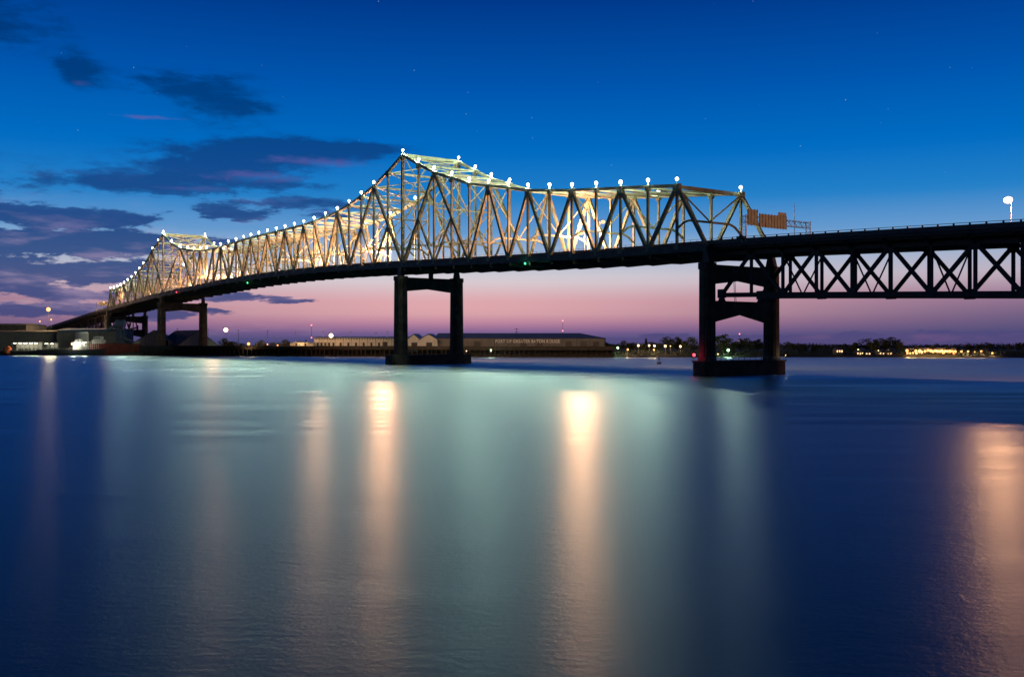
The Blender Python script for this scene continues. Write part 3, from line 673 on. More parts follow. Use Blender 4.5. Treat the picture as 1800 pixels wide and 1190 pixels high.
# two steep storage sheds behind the far pier
shA, fA = gable_shed('storage_shed', (-296, 846), .25, 38, 70, 1.0, 13.2, M['white_wall'], M['grey_roof'], 'steep pale storage shed behind the far pier, left of the pair', 'storage shed', 7.0, 9)
shB, fB = gable_shed('storage_shed', (-258, 842), .62, 33, 60, 1.0, 13.2, M['white_wall'], M['grey_roof'], 'steep pale storage shed with a grey roof, right of the pair', 'storage shed', 7.0, 0)
def pole_lamp(px, py, D, glow, color, watts, label, group, r=.5, base=7.7, name='yard_lamp'):
    pos = P(px, py, D)
    b = Vector((pos.x, pos.y, min(base, pos.z-1.5)))
    root = thing(name, b, label, 'lamp', group)
    b_ = MB(); b_.tube(b, pos-UP*.1, .16, .1, 6); b_.build('pole', M['housing'], root)
    b_ = MB(); b_.box(pos+UP*(r+.12), (r*1.3, 0, 0), (0, r*1.3, 0), (0, 0, .12)); b_.build('lamp_head', M['housing'], root)
    b_ = MB(); b_.ball(pos, r, 8, 6); b_.build('lens', M[glow], root, True)
    if watts: lamp_light(pos, color, watts, r+.1, root)
    return root
# white low warehouse
def long_hall(name, x0, x1, D, ytop, yeave, ybase, depth, wall, roof, label, hip=False, skew=0.0):
    A, B_ = P(x0, ybase, D), P(x1, ybase, D+skew)
    z0 = 5.5; ze = HC+(598-yeave)/F*D; zr = HC+(598-ytop)/F*D
    root = thing(name, ((A.x+B_.x)/2, (A.y+B_.y)/2, z0), label, 'warehouse')
    u = (B_-A); u.z = 0; L = u.length; u.normalize(); v = Vector((-u.y, u.x, 0))
    W_ = lambda a, b, z: Vector((A.x, A.y, 0))+u*a+v*b+UP*z
    b_ = MB(); b_.hexa([W_(0, 0, z0), W_(L, 0, z0), W_(L, depth, z0), W_(0, depth, z0), W_(0, 0, ze), W_(L, 0, ze), W_(L, depth, ze), W_(0, depth, ze)]); b_.build('wall', wall, root)
    i = depth*.55 if hip else 0
    b_ = MB(); b_.add([W_(-.6, -.6, ze+.004), W_(L+.6, -.6, ze+.004), W_(L+.6, depth+.6, ze+.004), W_(-.6, depth+.6, ze+.004), W_(0, depth/2, zr), W_(L-i, depth/2, zr)], [(0, 1, 5, 4), (1, 2, 5), (2, 3, 4, 5), (3, 0, 4), (3, 2, 1, 0)]); b_.build('roof', roof, root)
    return root, W_, L, z0, ze
h1, W1, L1, z1, e1 = long_hall('warehouse', 552, 720, 800, 591.5, 594, 610, 26, M['white_wall'], M['blue_roof'], 'long white warehouse with a row of small doors behind the wharf')
def plates(W_, m, name, root, items, proud=.12):
    for a0, a1, za, zb in items:
        b_ = MB(); b_.hexa([W_(a0, -proud, za), W_(a1, -proud, za), W_(a1, .06, za), W_(a0, .06, za), W_(a0, -proud, zb), W_(a1, -proud, zb), W_(a1, .06, zb), W_(a0, .06, zb)]); b_.build(name, m, root)
z7 = 7.7
plates(W1, M['door'], 'door', h1, [(a, a+1.6, z7, z7+2.6) for a in (2, 5, 8, 11, 14.4, 20, 26, 32, 38, 44, 50)])
plates(W1, M['door'], 'loading_door', h1, [(53.5, 57.6, z7, z7+3.2)])
plates(W1, M['glass'], 'window', h1, [(a, a+.8, e1-1.3, e1-.5) for a in np.arange(1.5, 72, 2.1)])
plates(W1, M['dusk_wall'], 'pilaster', h1, [(a, a+.25, z1, e1-.05) for a in np.arange(3.9, 72, 6.3)], .25)
h0, W0, L0, z0_, e0_ = long_hall('warehouse', 510, 551, 794, 601.5, 602.2, 610, 14, M['white_wall'], M['grey_roof'], 'low white annex lit amber at the left end of the white warehouse')
plates(W0, M['door'], 'door', h0, [(4, 5.5, z7, z7+2.0), (11, 12.5, z7, z7+2.0)])
h2, W2, L2, z2, e2 = long_hall('warehouse', 763, 1063, 756, 585.5, 594.5, 612, 34, M['dusk_wall'], M['blue_roof'], 'very long grey warehouse with a blue roof and lettered wall behind the wharf', True, -14)
plates(W2, M['dark_wall'], 'loading_door', h2, [(a, a+4.5, z7, z7+3.6) for a in (14, 30, 64, 76, 97, 108, 117)])
plates(W2, M['dark_wall'], 'pilaster', h2, [(a, a+.35, z2, e2-.05) for a in np.arange(5, 126, 10)], .2)
tcv = bpy.data.curves.new('lettering', 'FONT'); tcv.body = 'PORT OF GREATER BATON ROUGE'; tcv.size = 3.3; tcv.extrude = .06; tcv.offset = .07; tcv.space_character = 1.12
to = bpy.data.objects.new('lettering_source', tcv); COL.objects.link(to); bpy.context.view_layer.update()
tm = bpy.data.meshes.new_from_object(to.evaluated_get(bpy.context.evaluated_depsgraph_get())); bpy.data.objects.remove(to)
xs_ = [v.co.x for v in tm.vertices]; wtxt = max(xs_)-min(xs_); lo_ = (872-763)/300*L2; want = (985-872)/300*L2
for v in tm.vertices:
    q = W2(lo_+(v.co.x-min(xs_))*want/wtxt, -.12-v.co.z, e2-3.4+v.co.y)
    v.co = q-h2.location
tm.materials.append(M['letter']); lo = bpy.data.objects.new('lettering', tm); COL.objects.link(lo); lo.parent = h2
# twin gabled sheds between the pier legs
for px0, px1, lb in ((716, 738, 'small cream gabled shed left of its twin, seen through the tall pier'), (737, 769, 'cream gabled shed with a dark door, seen through the tall pier')):
    c = P((px0+px1)/2, 610, 752)
    wd = (px1-px0)/F*752
    gable_shed('gabled_shed', (c.x, c.y), -.04, wd, 30, 8.2-1.2, 11.2, M['white_wall'], M['blue_roof'], lb, 'shed', 5.5, .6)
# far-left sheds, tank, loader
def block(name, px0, px1, ytop, D, depth, m, label, cat, base=1.0, roof=None, rh=1.2):
    A, B_ = P(px0, 600, D), P(px1, 600, D); zt = HC+(598-ytop)/F*D
    root = thing(name, ((A.x+B_.x)/2, D, base), label, cat)
    b_ = MB(); b_.abox(A.x, B_.x, D, D+depth, base, zt); b_.build('wall', m, root)
    b_ = MB(); b_.add([(A.x-.6, D-.6, zt+.004), (B_.x+.6, D-.6, zt+.004), (B_.x+.6, D+depth+.6, zt+.004), (A.x-.6, D+depth+.6, zt+.004), (A.x+2, D+depth/2, zt+rh), (B_.x-2, D+depth/2, zt+rh)], [(0, 1, 5, 4), (1, 2, 5), (2, 3, 4, 5), (3, 0, 4), (3, 2, 1, 0)]); b_.build('roof', roof or M['dark_wall'], root)
    b_ = MB(); n = max(2, int((B_.x-A.x)/9))
    for i in range(n):
        x = A.x+(i+.3)/n*(B_.x-A.x); b_ = MB(); b_.abox(x, x+3.5, D-.12, D+.05, base+.5, base+5.0); b_.build('door', M['door'], root)
    return root
block('storage_building', -60, 46, 571, 905, 40, M['dark_wall'], 'big dark flat-topped building at the far left edge', 'building', 1, None, 1.5)
block('storage_building', -20, 100, 583, 885, 16, M['dusk_wall'], 'long low grey shed behind the brightly lit barge', 'building', 1)
block('storage_building', 100, 212, 580.5, 880, 30, M['dusk_wall'], 'grey warehouse behind the red ship', 'building', 1, M['grey_roof'], 1.8)
t0 = P(144, 600, 866); o = thing('storage_tank', (t0.x, t0.y, 2), 'pale round storage tank left of the blue ship loader', 'tank')
b_ = MB(); b_.tube((t0.x, t0.y, 2), (t0.x, t0.y, 18), 5.2, 5.2, 20); b_.build('shell', M['tank'], o, False)
b_ = MB(); b_.ball((t0.x, t0.y, 17.6), 5.1, 18, 8, .62); b_.build('dome', M['tank'], o, True)
q = P(212, 600, 842); o = thing('ship_loader', (q.x, q.y, 4), 'dark blue ship loader tower with a sloping conveyor boom', 'ship loader')
b_ = MB()
for a in (-2.6, 2.6):
    for c in (-2, 2): b_.bar((q.x+a, q.y+c, 3), (q.x+a, q.y+c, 29), .8, .8, (1, 0, 0))
for z in (8, 13, 18, 23, 28): b_.box((q.x, q.y, z), (3.1, 0, 0), (0, 2.5, 0), (0, 0, .35))
for i in range(4): b_.bar((q.x-2.6, q.y-2.1, 8+5*i), (q.x+2.6, q.y-2.1, 13+5*i), .3, .3, (0, 1, 0))
b_.build('tower', M['crane_blue'], o)
b_ = MB(); b_.box((q.x, q.y-.3, 25.8), (3.6, 0, 0), (0, 3, 0), (0, 0, 2.2)); b_.build('machine_house', M['crane_blue'], o)
b_ = MB(); b_.bar((q.x, q.y, 26), (q.x-13, q.y-4, 19), 2.2, 2.0, (0, 1, 0)); b_.bar((q.x, q.y-1, 20.5), (q.x-52, q.y+4, 19.5), 2.0, 1.8, (0, 1, 0)); b_.bar((q.x+2, q.y, 14), (q.x+20, q.y+4, 6), 2.2, 1.6, (0, 1, 0)); b_.build('conveyor', M['crane_blue'], o)
# ---- vessels
def hull_mesh(b_, L, W_, H, bow=.18, stern=.06, sheer=1.0, taper=.2):
    n = 14; vs = []
    for i in range(n+1):
        u = i/n; x = -L/2+L*u
        hw = W_/2*(1-max(0, (u-(1-bow))/bow)**2.2)*(1 if u > stern else .82+.18*u/stern) if u < 1 else .15
        zt = H+sheer*(max(0, u-.7)/.3)**2
        rk = 2.6*max(0, (u-.8)/.2)
        for zz, kx, kw in ((-1.2, 0, 1-taper), (H*.45, rk*.45, .97), (zt, rk, 1.0)):
            for sg in (-1, 1): vs.append((x+kx, sg*hw*kw, zz))
    fs = []
    for i in range(n):
        a, c = i*6, i*6+6
        fs += [(a, c, c+2, a+2), (a+2, c+2, c+4, a+4), (a+1, a+3, c+3, c+1), (a+3, a+5, c+5, c+3), (a+4, c+4, c+5, a+5), (a, a+1, c+1, c)]
    fs += [(0, 2, 3, 1), (2, 4, 5, 3), (n*6, n*6+1, n*6+3, n*6+2), (n*6+2, n*6+3, n*6+5, n*6+4)]
    b_.add(vs, fs)
def vessel(name, pxc, D, L, W_, H, m, label, cat, sheer=1.0, bow=.2, extra=None):
    c = P(pxc, 600, D); c.z = 0
    root = thing(name, c, label, cat)
    b_ = MB(); hull_mesh(b_, L, W_, H, bow, .06, sheer); o = b_.build('hull', m)
    o.parent = root; o.location = (0, 0, 0)
    if extra: extra(root, c)
    return root
def local(root, name, m, fn):
    b_ = MB(); fn(b_); o = b_.build(name, m); o.parent = root; return o
def ship_extra(r, c):
    local(r, 'bulwark', M['red_hull'], lambda b_: (b_.abox(-18, 16, -5.2, -5.0, 8.4, 9.4), b_.abox(-18, 16, 5.0, 5.2, 8.4, 9.4)))
    local(r, 'deckhouse', M['ship_white'], lambda b_: (b_.abox(-17, -9, -4, 4, 8.404, 12.5), b_.abox(-16, -10.5, -3.2, 3.2, 12.504, 15.2)))
    for i in range(4): local(r, 'window', M['glass'], lambda b_: b_.abox(-15.5+i*1.3, -14.7+i*1.3, -3.3, -3.15, 13.4, 14.4))
    local(r, 'hatch_cover', M['dark_wall'], lambda b_: [b_.abox(-7+i*6, -2.2+i*6, -3.6, 3.6, 8.404, 10.0) for i in range(3)])
    local(r, 'mast', M['dark_wall'], lambda b_: (b_.tube((-12, 0, 15), (-12, 0, 22), .2, .1, 6), b_.tube((10, 0, 8.4), (10, 0, 17), .25, .15, 6), b_.bar((10, 0, 16), (1, 0, 12), .3, .3, (0, 1, 0))))
vessel('cargo_ship', 202, 828, 37, 11, 8.4, M['red_hull'], 'red-hulled ship moored at the left end of the wharf', 'ship', 1.2, .22, ship_extra)
def barge_extra(r, c):
    local(r, 'deckhouse', M['ship_white'], lambda b_: (b_.abox(3, 9, -3.5, 3.5, 4.604, 10.5), b_.abox(4, 8, -2.8, 2.8, 10.504, 13)))
    for i in range(3): local(r, 'window', M['glass'], lambda b_: b_.abox(4.3+i*1.3, 5.1+i*1.3, -2.9, -2.75, 11.3, 12.2))
    local(r, 'cargo_rack', M['ship_white'], lambda b_: [b_.bar((11+i*1.5, -3, 4.6), (11+i*1.5, -3, 10.8), .22, .22, (0, 1, 0)) for i in range(9)]+[b_.bar((10.6, -3, z), (23.4, -3, z), .25, .25, (0, 0, 1)) for z in (7.5, 10.6)])
    local(r, 'railing', M['ship_white'], lambda b_: [b_.bar((-22+i*2, -4.6, 4.6), (-22+i*2, -4.6, 5.8), .1, .1, (0, 1, 0)) for i in range(22)] and b_.bar((-22, -4.6, 5.75), (21, -4.6, 5.75), .1, .1, (0, 0, 1)))
bg_ = vessel('work_boat', 125, 822, 52, 10, 4.6, M['black_hull'], 'dark work boat with a glaring white deck light, beside the red ship', 'boat', 1.0, .14, barge_extra)
pole_lamp(127, 604.5, 815.6, 'warm_glow', (1, .93, .75), 16000, 'glaring white floodlight on the deck of the dark work boat', None, .95, 4.7, 'deck_floodlight')
pole_lamp(147, 602.5, 818, 'warm_glow', (1, .93, .75), 6000, 'smaller white lamp beside the glaring boat floodlight', None, .4, 4.7, 'deck_lamp')
# the brightly lit landing shed
def lit_shed(px0, px1, y0, y1, D, label, n, watts):
    A, B_ = P(px0, y1, D), P(px1, y0, D); x0, x1, z0, z1 = A.x, B_.x, A.z, B_.z
    root = thing('landing_shed', ((x0+x1)/2, D, z0), label, 'shed')
    b_ = MB(); b_.abox(x0, x1, D+6, D+6.3, z0, z1); b_.build('back_wall', M['dusk_wall'], root)
    b_ = MB(); b_.abox(x0-1, x1+1, D-1.5, D+7, z1+.004, z1+.5); b_.build('roof', M['dark_wall'], root)
    b_ = MB(); b_.abox(x0-1, x1+1, D-1.5, D+7, z0-.5, z0-.004); b_.build('floor', M['slab'], root)
    k = max(3, int((x1-x0)/3.2))
    for i in range(k+1):
        x = x0+(x1-x0)*i/k; b_ = MB(); b_.abox(x-.14, x+.14, D-1, D-.7, z0, z1); b_.build('post', M['dark_wall'], root)
    for i in range(n):
        x = x0+(x1-x0)*(i+.5)/n; b_ = MB(); b_.abox(x-1.1, x+1.1, D-.4, D-.1, z1-.75, z1-.45); b_.build('light_tube', M['lit_white'], root)
        lamp_light((x, D+1.6, z1-1.3), (1, 1, .66), watts*.16, .4, root)
    for i in range(int((x1-x0)/3)):
        b_ = MB(); x = x0+1+i*3; hh = random.uniform(.7, 2.0); b_.abox(x, x+random.uniform(1, 2), D+1, D+2.4, z0, z0+hh); b_.build('crate', M['dusk_wall'], root)
    return root
pc = P(46, 600, 828); vessel('deck_barge', 46, 831, 46, 13, 3.6, M['black_hull'], 'black deck barge carrying the brightly lit landing sheds', 'barge', .2, .08)
lit_shed(22, 68, 602, 616, 826, 'wide dazzlingly lit open shed on the black barge', 5, 5200)
lit_shed(77, 96, 603, 612, 834, 'narrow lit open shed to the right of the wide dazzling one', 2, 3600)
b_ = MB(); c = P(14.5, 614, 826)
vs = []; n = 9
for j, (zz, rr) in enumerate(((-3.2, 2.9), (-1.5, 3.1), (.5, 2.6), (2.0, 1.7), (2.8, .5))):
    for i in range(n): a = 2*math.pi*i/n; k = rr*(1+.12*math.sin(3*a+j)); vs.append((c.x+k*math.cos(a), c.y+k*math.sin(a), c.z+zz))
b_.add(vs, [tuple(range(n-1, -1, -1)), tuple(range(4*n, 5*n))]+[(j*n+i, j*n+(i+1) % n, (j+1)*n+(i+1) % n, (j+1)*n+i) for j in range(4) for i in range(n)])
tag(b_.build('tarped_load', M['orange']), 'orange tarped load at the left end of the lit barge', 'tarp')
# ---- shore lamps
AMB2, WW, GRN = (1, .6, .28), (1, .9, .7), (.6, 1, .55)
SL = [(85, 544, 905, 'amber_glow', AMB2, 260000, 1.82, 'tall glaring amber lamp above the roofs at the far left'), (70, 565, 960, 'amber_glow', AMB2, 0, 0.59, 'small amber lamp left below the tall glaring one'), (90, 562, 940, 'amber_glow', AMB2, 0, 0.59, 'small amber lamp right below the tall glaring one'),
      (397, 580, 800, 'pink_glow', AMB2, 8000, 1.69, 'bright amber lamp on a pole right of the steep sheds'), (437, 604.5, 772, 'amber_glow', AMB2, 9000, 1.10, 'low amber lamp at the wharf edge right of the steep sheds'), (470, 605.5, 780, 'amber_glow', AMB2, 1500, 0.45, 'small amber lamp between the low lamp and the annex'), (488, 607, 780, 'amber_glow', AMB2, 1500, 0.52, 'faint amber lamp just left of the white annex'),
      (582, 590, 788, 'pink_glow', AMB2, 9000, 1.62, 'bright amber lamp in front of the white warehouse'), (527, 603, 790, 'amber_glow', AMB2, 3500, 0.33, 'hooded amber lamp before the white annex'), (863, 615.5, 717, 'pale_green_glow', (1, .95, .7), 4000, .5, 'yellow lamp low on the wharf right of the tall pier'), (820, 617, 720, 'warm_glow', WW, 300, 0.36, 'tiny white lamp beside the tall pier'), (1020, 610, 722, 'warm_glow', WW, 200, 0.29, 'tiny lamp on the wall of the lettered warehouse'),
      (1078, 611, 735, 'warm_glow', WW, 2500, 0.59, 'white lamp right of the lettered warehouse'), (1086, 611.5, 733, 'pale_green_glow', GRN, 5000, 0.72, 'pale green lamp right of the lettered warehouse'), (1103.5, 614.5, 738, 'amber_glow', AMB2, 5000, 0.65, 'low amber lamp next right of the pale green one'),
      (1122, 607.5, 745, 'warm_glow', AMB2, 4000, 0.78, 'amber lamp in the row left of the right pier, first of the upper row'), (1141, 607.5, 745, 'warm_glow', AMB2, 7000, 0.72, 'amber lamp in the row left of the right pier, second of the upper row'), (1150.5, 608, 746, 'warm_glow', AMB2, 7000, 0.72, 'amber lamp in the row left of the right pier, third of the upper row'), (1149.5, 615, 740, 'amber_glow', AMB2, 3500, 0.59, 'amber lamp under the third lamp of the upper row'), (1169.5, 608.5, 746, 'warm_glow', AMB2, 4000, 0.85, 'amber lamp in the row left of the right pier, fourth of the upper row'), (1178.5, 608.5, 750, 'warm_glow', AMB2, 0, 0.33, 'tiny lamp right of the fourth lamp of the upper row'), (1196, 609, 746, 'warm_glow', AMB2, 4000, 0.78, 'amber lamp nearest the right pier, last of the upper row'),
      (1262, 622.5, 722, 'warm_glow', GRN, 300, 0.39, 'tiny white lamp low between the legs of the right pier'), (1280, 615.5, 728, 'pale_green_glow', GRN, 16000, 0.91, 'bright green lamp seen between the legs of the right pier'), (1508.5, 615.5, 742, 'warm_glow', AMB2, 4000, 0.72, 'amber lamp under the trees right of the right pier'), (1544, 616.5, 742, 'warm_glow', AMB2, 600, 0.39, 'small lamp under the trees, left of two'), (1561.5, 616, 742, 'warm_glow', AMB2, 800, 0.43, 'small lamp under the trees, right of two'),
      (1690, 618, 722, 'amber_glow', AMB2, 4000, 0.72, 'first amber lamp right of the glaring lit yard'), (1702, 618, 722, 'amber_glow', AMB2, 8000, 0.68, 'second amber lamp right of the glaring lit yard'), (1713.5, 618.5, 722, 'amber_glow', AMB2, 1500, 0.39, 'small amber lamp right of the glaring lit yard'), (1725, 618, 722, 'amber_glow', AMB2, 9000, 0.78, 'third large amber lamp right of the glaring lit yard'), (1744.5, 621, 716, 'amber_glow', AMB2, 5000, 0.65, 'outermost low amber lamp at the right of the yard')]
for px, py, D, gl, colr, wt, r, lb in SL:
    pole_lamp(px, py, D, gl, colr, wt, lb, 'lamps along the far shore', r, 7.5 if 400 < px < 1063 else 2.5)
yard = [(1594.5, 616.5, .6), (1595, 621, .45), (1600, 621, .4), (1605, 620.5, .4), (1610, 617, .6), (1611, 621, .45), (1617, 617.5, .75), (1620, 619, .6), (1626, 617.5, .55), (1631, 616, .5), (1636, 616.5, .6), (1640, 618, .55), (1644, 616.5, .55), (1648, 617.5, .6), (1652, 618, .6), (1656, 617, .6), (1658, 620, .6), (1662, 617.5, .6), (1666, 618, .55), (1670, 617.5, .6), (1674, 618, .55), (1677, 621, .6), (1679, 618, .55)]
for i, (px, py, r) in enumerate(yard):
    pole_lamp(px, py, 722+(i*7) % 11, 'amber_glow', (1, .60, .22), 1800, 'amber lamp in the crowded glaring yard, %s from the left' % nth(i), 'lamps of the glaring lit yard', r*1.7, 2.5)
# low buildings of the yard and houses under the trees
block('yard_building', 1598, 1682, 611.5, 752, 14, M['white_wall'], 'long low pale building behind the glaring yard lamps', 'building', 3)
def house(px0, px1, ytop, D, label, nw):
    A, B_ = P(px0, 600, D), P(px1, 600, D); zt = HC+(598-ytop)/F*D; L = B_.x-A.x
    root = thing('shore_house', ((A.x+B_.x)/2, D, 2.5), label, 'house')
    b_ = MB(); b_.abox(A.x, B_.x, D, D+8, 2.0, zt); b_.build('wall', M['dusk_wall'], root)
    b_ = MB(); b_.add([(A.x-.5, D-.5, zt+.004), (B_.x+.5, D-.5, zt+.004), (B_.x+.5, D+8.5, zt+.004), (A.x-.5, D+8.5, zt+.004), (A.x+1, D+4, zt+1.6), (B_.x-1, D+4, zt+1.6)], [(0, 1, 5, 4), (1, 2, 5), (2, 3, 4, 5), (3, 0, 4), (3, 2, 1, 0)]); b_.build('roof', M['dark_wall'], root)
    for i in range(nw):
        x = A.x+L*(i+.25)/nw; b_ = MB(); b_.abox(x, x+L/nw*.5, D-.1, D+.05, zt-1.9, zt-.5); b_.build('window', M['window_glow'], root)
house(1470, 1482, 614.5, 736, 'small house with lit amber windows among the trees right of the pier', 3)
house(1506, 1518, 618.5, 738, 'low lit house under the amber lamp by the tall trees', 3)
house(1521, 1531, 619.5, 740, 'low lit house right of the amber lamp by the tall trees', 2)
house(1540, 1556, 619, 740, 'low lit house below the left small lamp', 3)
house(1559, 1569, 619, 738, 'low lit house below the right small lamp', 2)
# unlit yard poles and radio masts
for i, (px, yt) in enumerate(((256, 577), (312, 578.5), (366, 579), (419, 581), (470, 582), (485, 592), (520, 582), (568, 583), (615, 584), (661, 585), (681, 583))):
    D = 835 if px < 400 else 790; pos = P(px, yt, D)
    o = thing('yard_pole', (pos.x, pos.y, 7), 'thin dark unlit pole on the far shore, %s from the left' % nth(i), 'pole', 'unlit poles on the far shore')
    b_ = MB(); b_.tube((pos.x, pos.y, 6.5), pos, .2, .12, 6); b_.build('shaft', M['housing'], o)
    b_ = MB(); b_.box(pos+UP*.1, (.9, 0, 0), (0, .25, 0), (0, 0, .15)); b_.build('crossbar', M['housing'], o)
for px, yt, ym, D, lb in ((547.5, 572, 594, 1250, 'thin radio mast with red lights left of the white warehouse'), (989, 564.5, 582, 1250, 'thin radio mast with two red lights above the lettered warehouse'), (1300, 587.5, 599, 1250, 'thin radio mast with a red light seen through the right pier')):
    pos = P(px, yt, D); o = thing('radio_mast', (pos.x, pos.y, 4), lb, 'mast')
    b_ = MB()
    for a, c in ((-.35, -.2), (.35, -.2), (0, .4)): b_.tube((pos.x+a, pos.y+c, 3), (pos.x+a*.6, pos.y+c*.6, pos.z), .07, .06, 5)
    for i in range(14): z = 4+i*(pos.z-4)/14; b_.bar((pos.x-.35, pos.y-.2, z), (pos.x+.35, pos.y-.2, z+(pos.z-4)/14), .06, .06, (0, 1, 0))
    b_.build('lattice', M['housing'], o)
    for yy in (yt, ym): b_ = MB(); b_.ball(P(px, yy, D)+UP*.3, .8, 8, 5); b_.build('beacon', M['faint_red'], o, True)
pos = P(908, 577, 780); o = thing('utility_pole', (pos.x, pos.y, 6), 'utility pole with three crossarms above the lettered warehouse', 'utility pole')
b_ = MB(); b_.tube((pos.x, pos.y, 5), pos, .25, .16, 6); b_.build('shaft', M['timber'], o)
for z in (-.6, -3, -4.8): b_ = MB(); b_.box(pos+UP*z, (1.5, 0, 0), (0, .12, 0), (0, 0, .12)); b_.build('crossarm', M['timber'], o)
# red light on the right pier's footing, buoy
c = S(-9.5, -3.4, -HC+6.2)
def post_light(c, zb, gl, colr, wt, label, r=.4):
    o = thing('navigation_light', (c.x, c.y, zb), label, 'navigation light', 'navigation lights at the piers')
    b_ = MB(); b_.tube((c.x, c.y, zb), c, .1, .1, 6); b_.build('post', M['housing'], o)
    b_ = MB(); b_.ball(c+UP*.2, r, 8, 5); b_.build('lens', M[gl], o, True); lamp_light(c+UP*.2, colr, wt, r+.08, o)
c = P(1220, 625, 347); post_light(c, 5.2, 'red_glow', (1, .03, .12), 220, 'glowing red navigation light on the near corner of the right pier', .5)
c = P(1381, 625.5, 366); post_light(c, 5.2, 'warm_glow', WW, 120, 'tiny white light on the far corner of the right pier', .14)
c = P(1158.5, 640, 522); o = thing('channel_buoy', (c.x, c.y, 0), 'small dark channel buoy afloat left of the right pier', 'buoy')
b_ = MB(); b_.tube((c.x, c.y, -.6), (c.x, c.y, .9), 1.15, 1.05, 12); b_.build('float', M['black_hull'], o)
b_ = MB()
for i in range(4):
    a = math.pi/2*i; b_.bar((c.x+.8*math.cos(a), c.y+.8*math.sin(a), .9), (c.x+.25*math.cos(a), c.y+.25*math.sin(a), 3.2), .12, .12, (1, 0, .1))
b_.tube((c.x, c.y, 2.4), (c.x, c.y, 3.6), .35, .2, 8); b_.build('cage', M['black_hull'], o)

# ------------------------------------------------------------------ trees
def tree_proto(h, w_, kind):
    tr = MB()
    th = h*.42; tr.tube((0, 0, -.6), (0, 0, th), .035*h, .022*h, 7)
    ends = []
    for i in range(6):
        a = i*1.05+random.uniform(-.3, .3); z = th*random.uniform(.6, 1.0); r = w_*random.uniform(.22, .4)
        e = Vector((r*math.cos(a), r*math.sin(a), z+h*random.uniform(.15, .36))); tr.tube((0, 0, z), e, .016*h, .006*h, 5); ends.append(e)
    tr.tube((0, 0, th-.1), (random.uniform(-.3, .3), 0, h*.86), .02*h, .006*h, 5)
    lobes = []
    for i in range(15 if kind != 'tall' else 18):
        if kind == 'conifer':
            z = h*(.12+.86*i/15); r = w_*.5*(1-i/15.5); a = i*2.4; lobes.append((Vector((r*.55*math.cos(a), r*.55*math.sin(a), z)), max(.5, r*.75)))
        else:
            a = random.uniform(0, 6.28); u = random.random()**.6; zz = random.uniform(.26, .97)
            prof = math.sin(min(1, (zz-.12)/.88)*math.pi)**.5
            lobes.append((Vector((w_*.40*u*prof*math.cos(a), w_*.40*u*prof*math.sin(a), h*zz*.96)), w_*random.uniform(.14, .24)*(1.0 if kind != 'tall' else .8)))
    lf = MB()
    for c, r in lobes:
        for j in range(44):
            v = Vector(rng.normal(0, 1, 3)); v.normalize(); v *= r*random.random()**.35; v.z *= .75
            p = c+v; s = random.uniform(.42, .85)*h/13
            a = Vector(rng.normal(0, 1, 3)).normalized(); b = a.orthogonal().normalized()
            q = [p+a*s, p+b*s*.8, p-a*s*.9, p-b*s*.7]
            lf.add(q, [(0, 1, 2, 3)])
    return tr, lf
PROTO = {}
for kind, h, w_ in (('round', 12, 11), ('broad', 10, 14), ('tall', 15, 10), ('conifer', 11, 5), ('low', 7, 9), ('open', 13, 12)):
    tr, lf = tree_proto(h, w_, kind)
    if kind == 'open': lf.f = lf.f[::2]
    PROTO[kind] = (tr, lf, h)
mesh_cache = {}
def plant(kind, px, ytop, D, label, group, base=None):
    tr, lf, h = PROTO[kind]
    x = (px-900)/F*D; base = base if base is not None else (3.6 if D-bank_y(x) > 30 else 2.4)
    H = HC+(598-ytop)/F*D-base; sc_ = max(.25, H/h)
    root = thing('tree', (x, D, base), label, 'tree', group); root.scale = (sc_*random.uniform(1.05, 1.35), sc_*1.1, sc_); root.rotation_euler = (0, 0, random.uniform(0, 6.28))
    for nm, mb_, m in (('trunk', tr, M['bark']), ('crown', lf, M['leaf'] if random.random() < .6 else M['leaf2'])):
        key = (kind, nm, m.name)
        if key not in mesh_cache:
            me = bpy.data.meshes.new(nm); me.from_pydata([tuple(v) for v in mb_.v], [], mb_.f); me.materials.append(m); mesh_cache[key] = me
        o = bpy.data.objects.new(nm, mesh_cache[key]); COL.objects.link(o); o.parent = root
ADJ = {'round': 'round-crowned', 'broad': 'broad spreading', 'tall': 'tall', 'conifer': 'narrow pointed', 'low': 'low bushy', 'open': 'loose open-crowned'}
T1 = [('low', 402, 601), ('broad', 396, 597), ('low', 410, 600), ('low', 425, 603), ('low', 455, 602.5), ('broad', 461, 600), ('low', 480, 601.5), ('broad', 500, 599), ('low', 508, 601), ('low', 526, 599.5), ('conifer', 538, 597)]
for i, (k, px, yt) in enumerate(T1): plant(k, px, yt, 850+(i*37) % 60, 'dark %s tree between the steep sheds and the annex, %s from the left' % (ADJ[k], nth(i)), 'trees behind the wharf')
T2 = [('round', 1062, 600), ('low', 1070, 604), ('low', 1079, 604.5), ('broad', 1095, 601), ('low', 1104, 603), ('low', 1113, 602), ('conifer', 1135.5, 594.5), ('low', 1128, 603), ('low', 1147, 601), ('low', 1158, 603), ('broad', 1172, 594.5), ('round', 1179, 596), ('round', 1191, 593), ('tall', 1203, 594.5), ('broad', 1213, 595.5), ('low', 1220, 605)]
for i, (k, px, yt) in enumerate(T2): plant(k, px, yt, 762+(i*23) % 40, 'dark %s tree left of the right pier, %s from the left' % (ADJ[k], nth(i)), 'trees left of the right pier')
T3 = [('round', 1270, 588), ('broad', 1283, 597), ('tall', 1292, 595), ('round', 1302, 596), ('broad', 1311, 597), ('low', 1321, 599), ('round', 1332, 596.5), ('low', 1343, 600)]
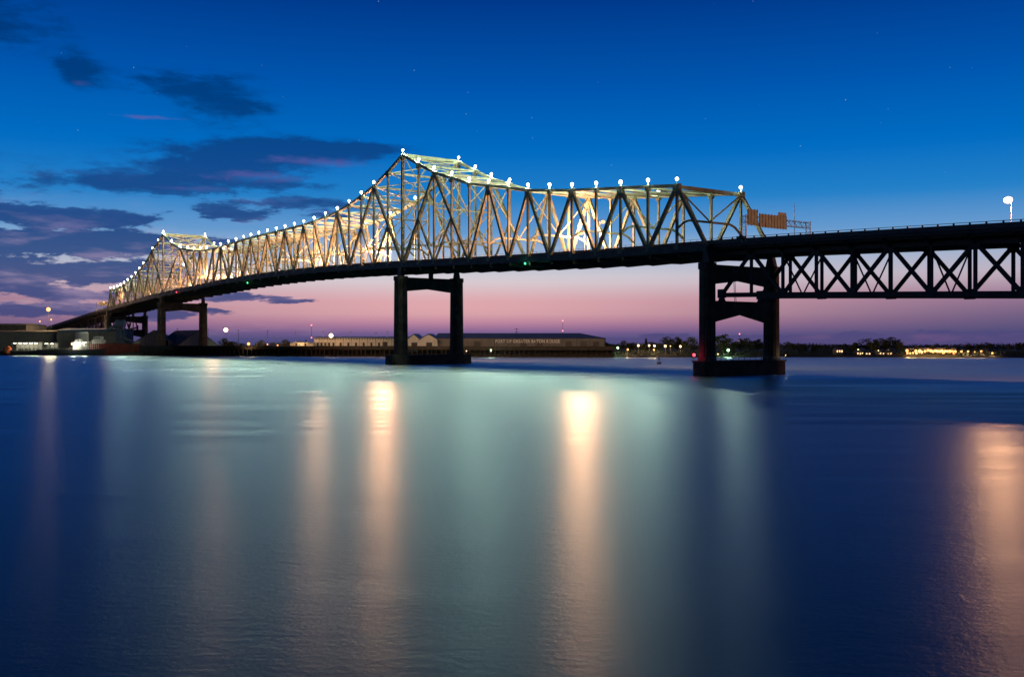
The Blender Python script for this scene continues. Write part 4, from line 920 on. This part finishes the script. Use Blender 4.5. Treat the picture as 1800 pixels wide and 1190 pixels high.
for i, (k, px, yt) in enumerate(T3): plant(k, px, yt, 748+(i*19) % 30, 'dark %s tree seen between the pier legs, %s from the left' % (ADJ[k], nth(i)), 'trees seen through the right pier')
T4 = [('broad', 1384, 603), ('round', 1394, 604), ('low', 1405, 604.5), ('low', 1416, 608), ('conifer', 1429, 602.5), ('low', 1437, 606), ('broad', 1449, 608), ('low', 1461, 609), ('low', 1473, 607.5), ('broad', 1485, 605.5), ('low', 1495, 609), ('tall', 1505, 597), ('round', 1503, 603), ('open', 1523, 591.5), ('tall', 1530, 596), ('round', 1539, 597), ('broad', 1548, 597), ('round', 1557, 597.5), ('broad', 1568, 595), ('round', 1577, 597), ('broad', 1583, 604)]
for i, (k, px, yt) in enumerate(T4): plant(k, px, yt, 750+(i*17) % 28, 'dark %s tree between the right pier and the lit yard, %s from the left' % (ADJ[k], nth(i)), 'trees right of the right pier')
T5 = [('low', 1597, 610), ('low', 1614, 611), ('broad', 1628, 607), ('low', 1638, 609), ('broad', 1648, 605.5), ('round', 1656, 608), ('low', 1668, 611), ('low', 1684, 610.5), ('broad', 1700, 607), ('low', 1709, 608), ('round', 1719, 605.5), ('broad', 1726, 606), ('round', 1736, 602), ('broad', 1744, 608), ('low', 1753, 610), ('low', 1763, 608), ('broad', 1775, 606.5), ('round', 1791, 602.5), ('broad', 1800, 604), ('round', 1812, 603)]
for i, (k, px, yt) in enumerate(T5): plant(k, px, yt, 772+(i*13) % 26, 'dark %s tree behind or right of the lit yard, %s from the left' % (ADJ[k], nth(i)), 'trees around the lit yard')
# scrub along the water's edge
b_ = MB()
for i in range(9000):
    x = random.uniform(70, 470) if i > 1500 else random.uniform(-420, -290)
    if i > 1500 and random.random() < .25: x = random.uniform(300, 470)
    y = bank_y(x)+random.uniform(2, 34)**1; hgt = random.uniform(.3, 2.3)
    p = Vector((x, y, 1.2+min(2.4, (y-bank_y(x))*.08)+hgt*random.random())); a = Vector(rng.normal(0, 1, 3)).normalized()*random.uniform(.3, .7); b = a.orthogonal().normalized()*random.uniform(.3, .6)
    b_.add([p+a, p+b, p-a, p-b], [(0, 1, 2, 3)])
tag(b_.build('bank_scrub', M['leaf']), 'dark scrub growing along the far bank', None, None, 'stuff')
# distant woods closing the horizon
b_ = MB()
for i in range(26000):
    x = random.uniform(-900, 1100); y = 1250+random.uniform(0, 260); env = 2.6+1.6*math.sin(x*.021)+1.1*math.sin(x*.067+1)+.8*math.sin(x*.15+2)
    p = Vector((x, y, 3+random.random()*max(1.2, env))); a = Vector(rng.normal(0, 1, 3)).normalized()*random.uniform(.5, 1.2); b = a.orthogonal().normalized()*random.uniform(.5, 1.1)
    b_.add([p+a, p+b, p-a, p-b], [(0, 1, 2, 3)])
tag(b_.build('distant_woods', M['leaf']), 'low distant woods along the horizon', None, None, 'stuff')
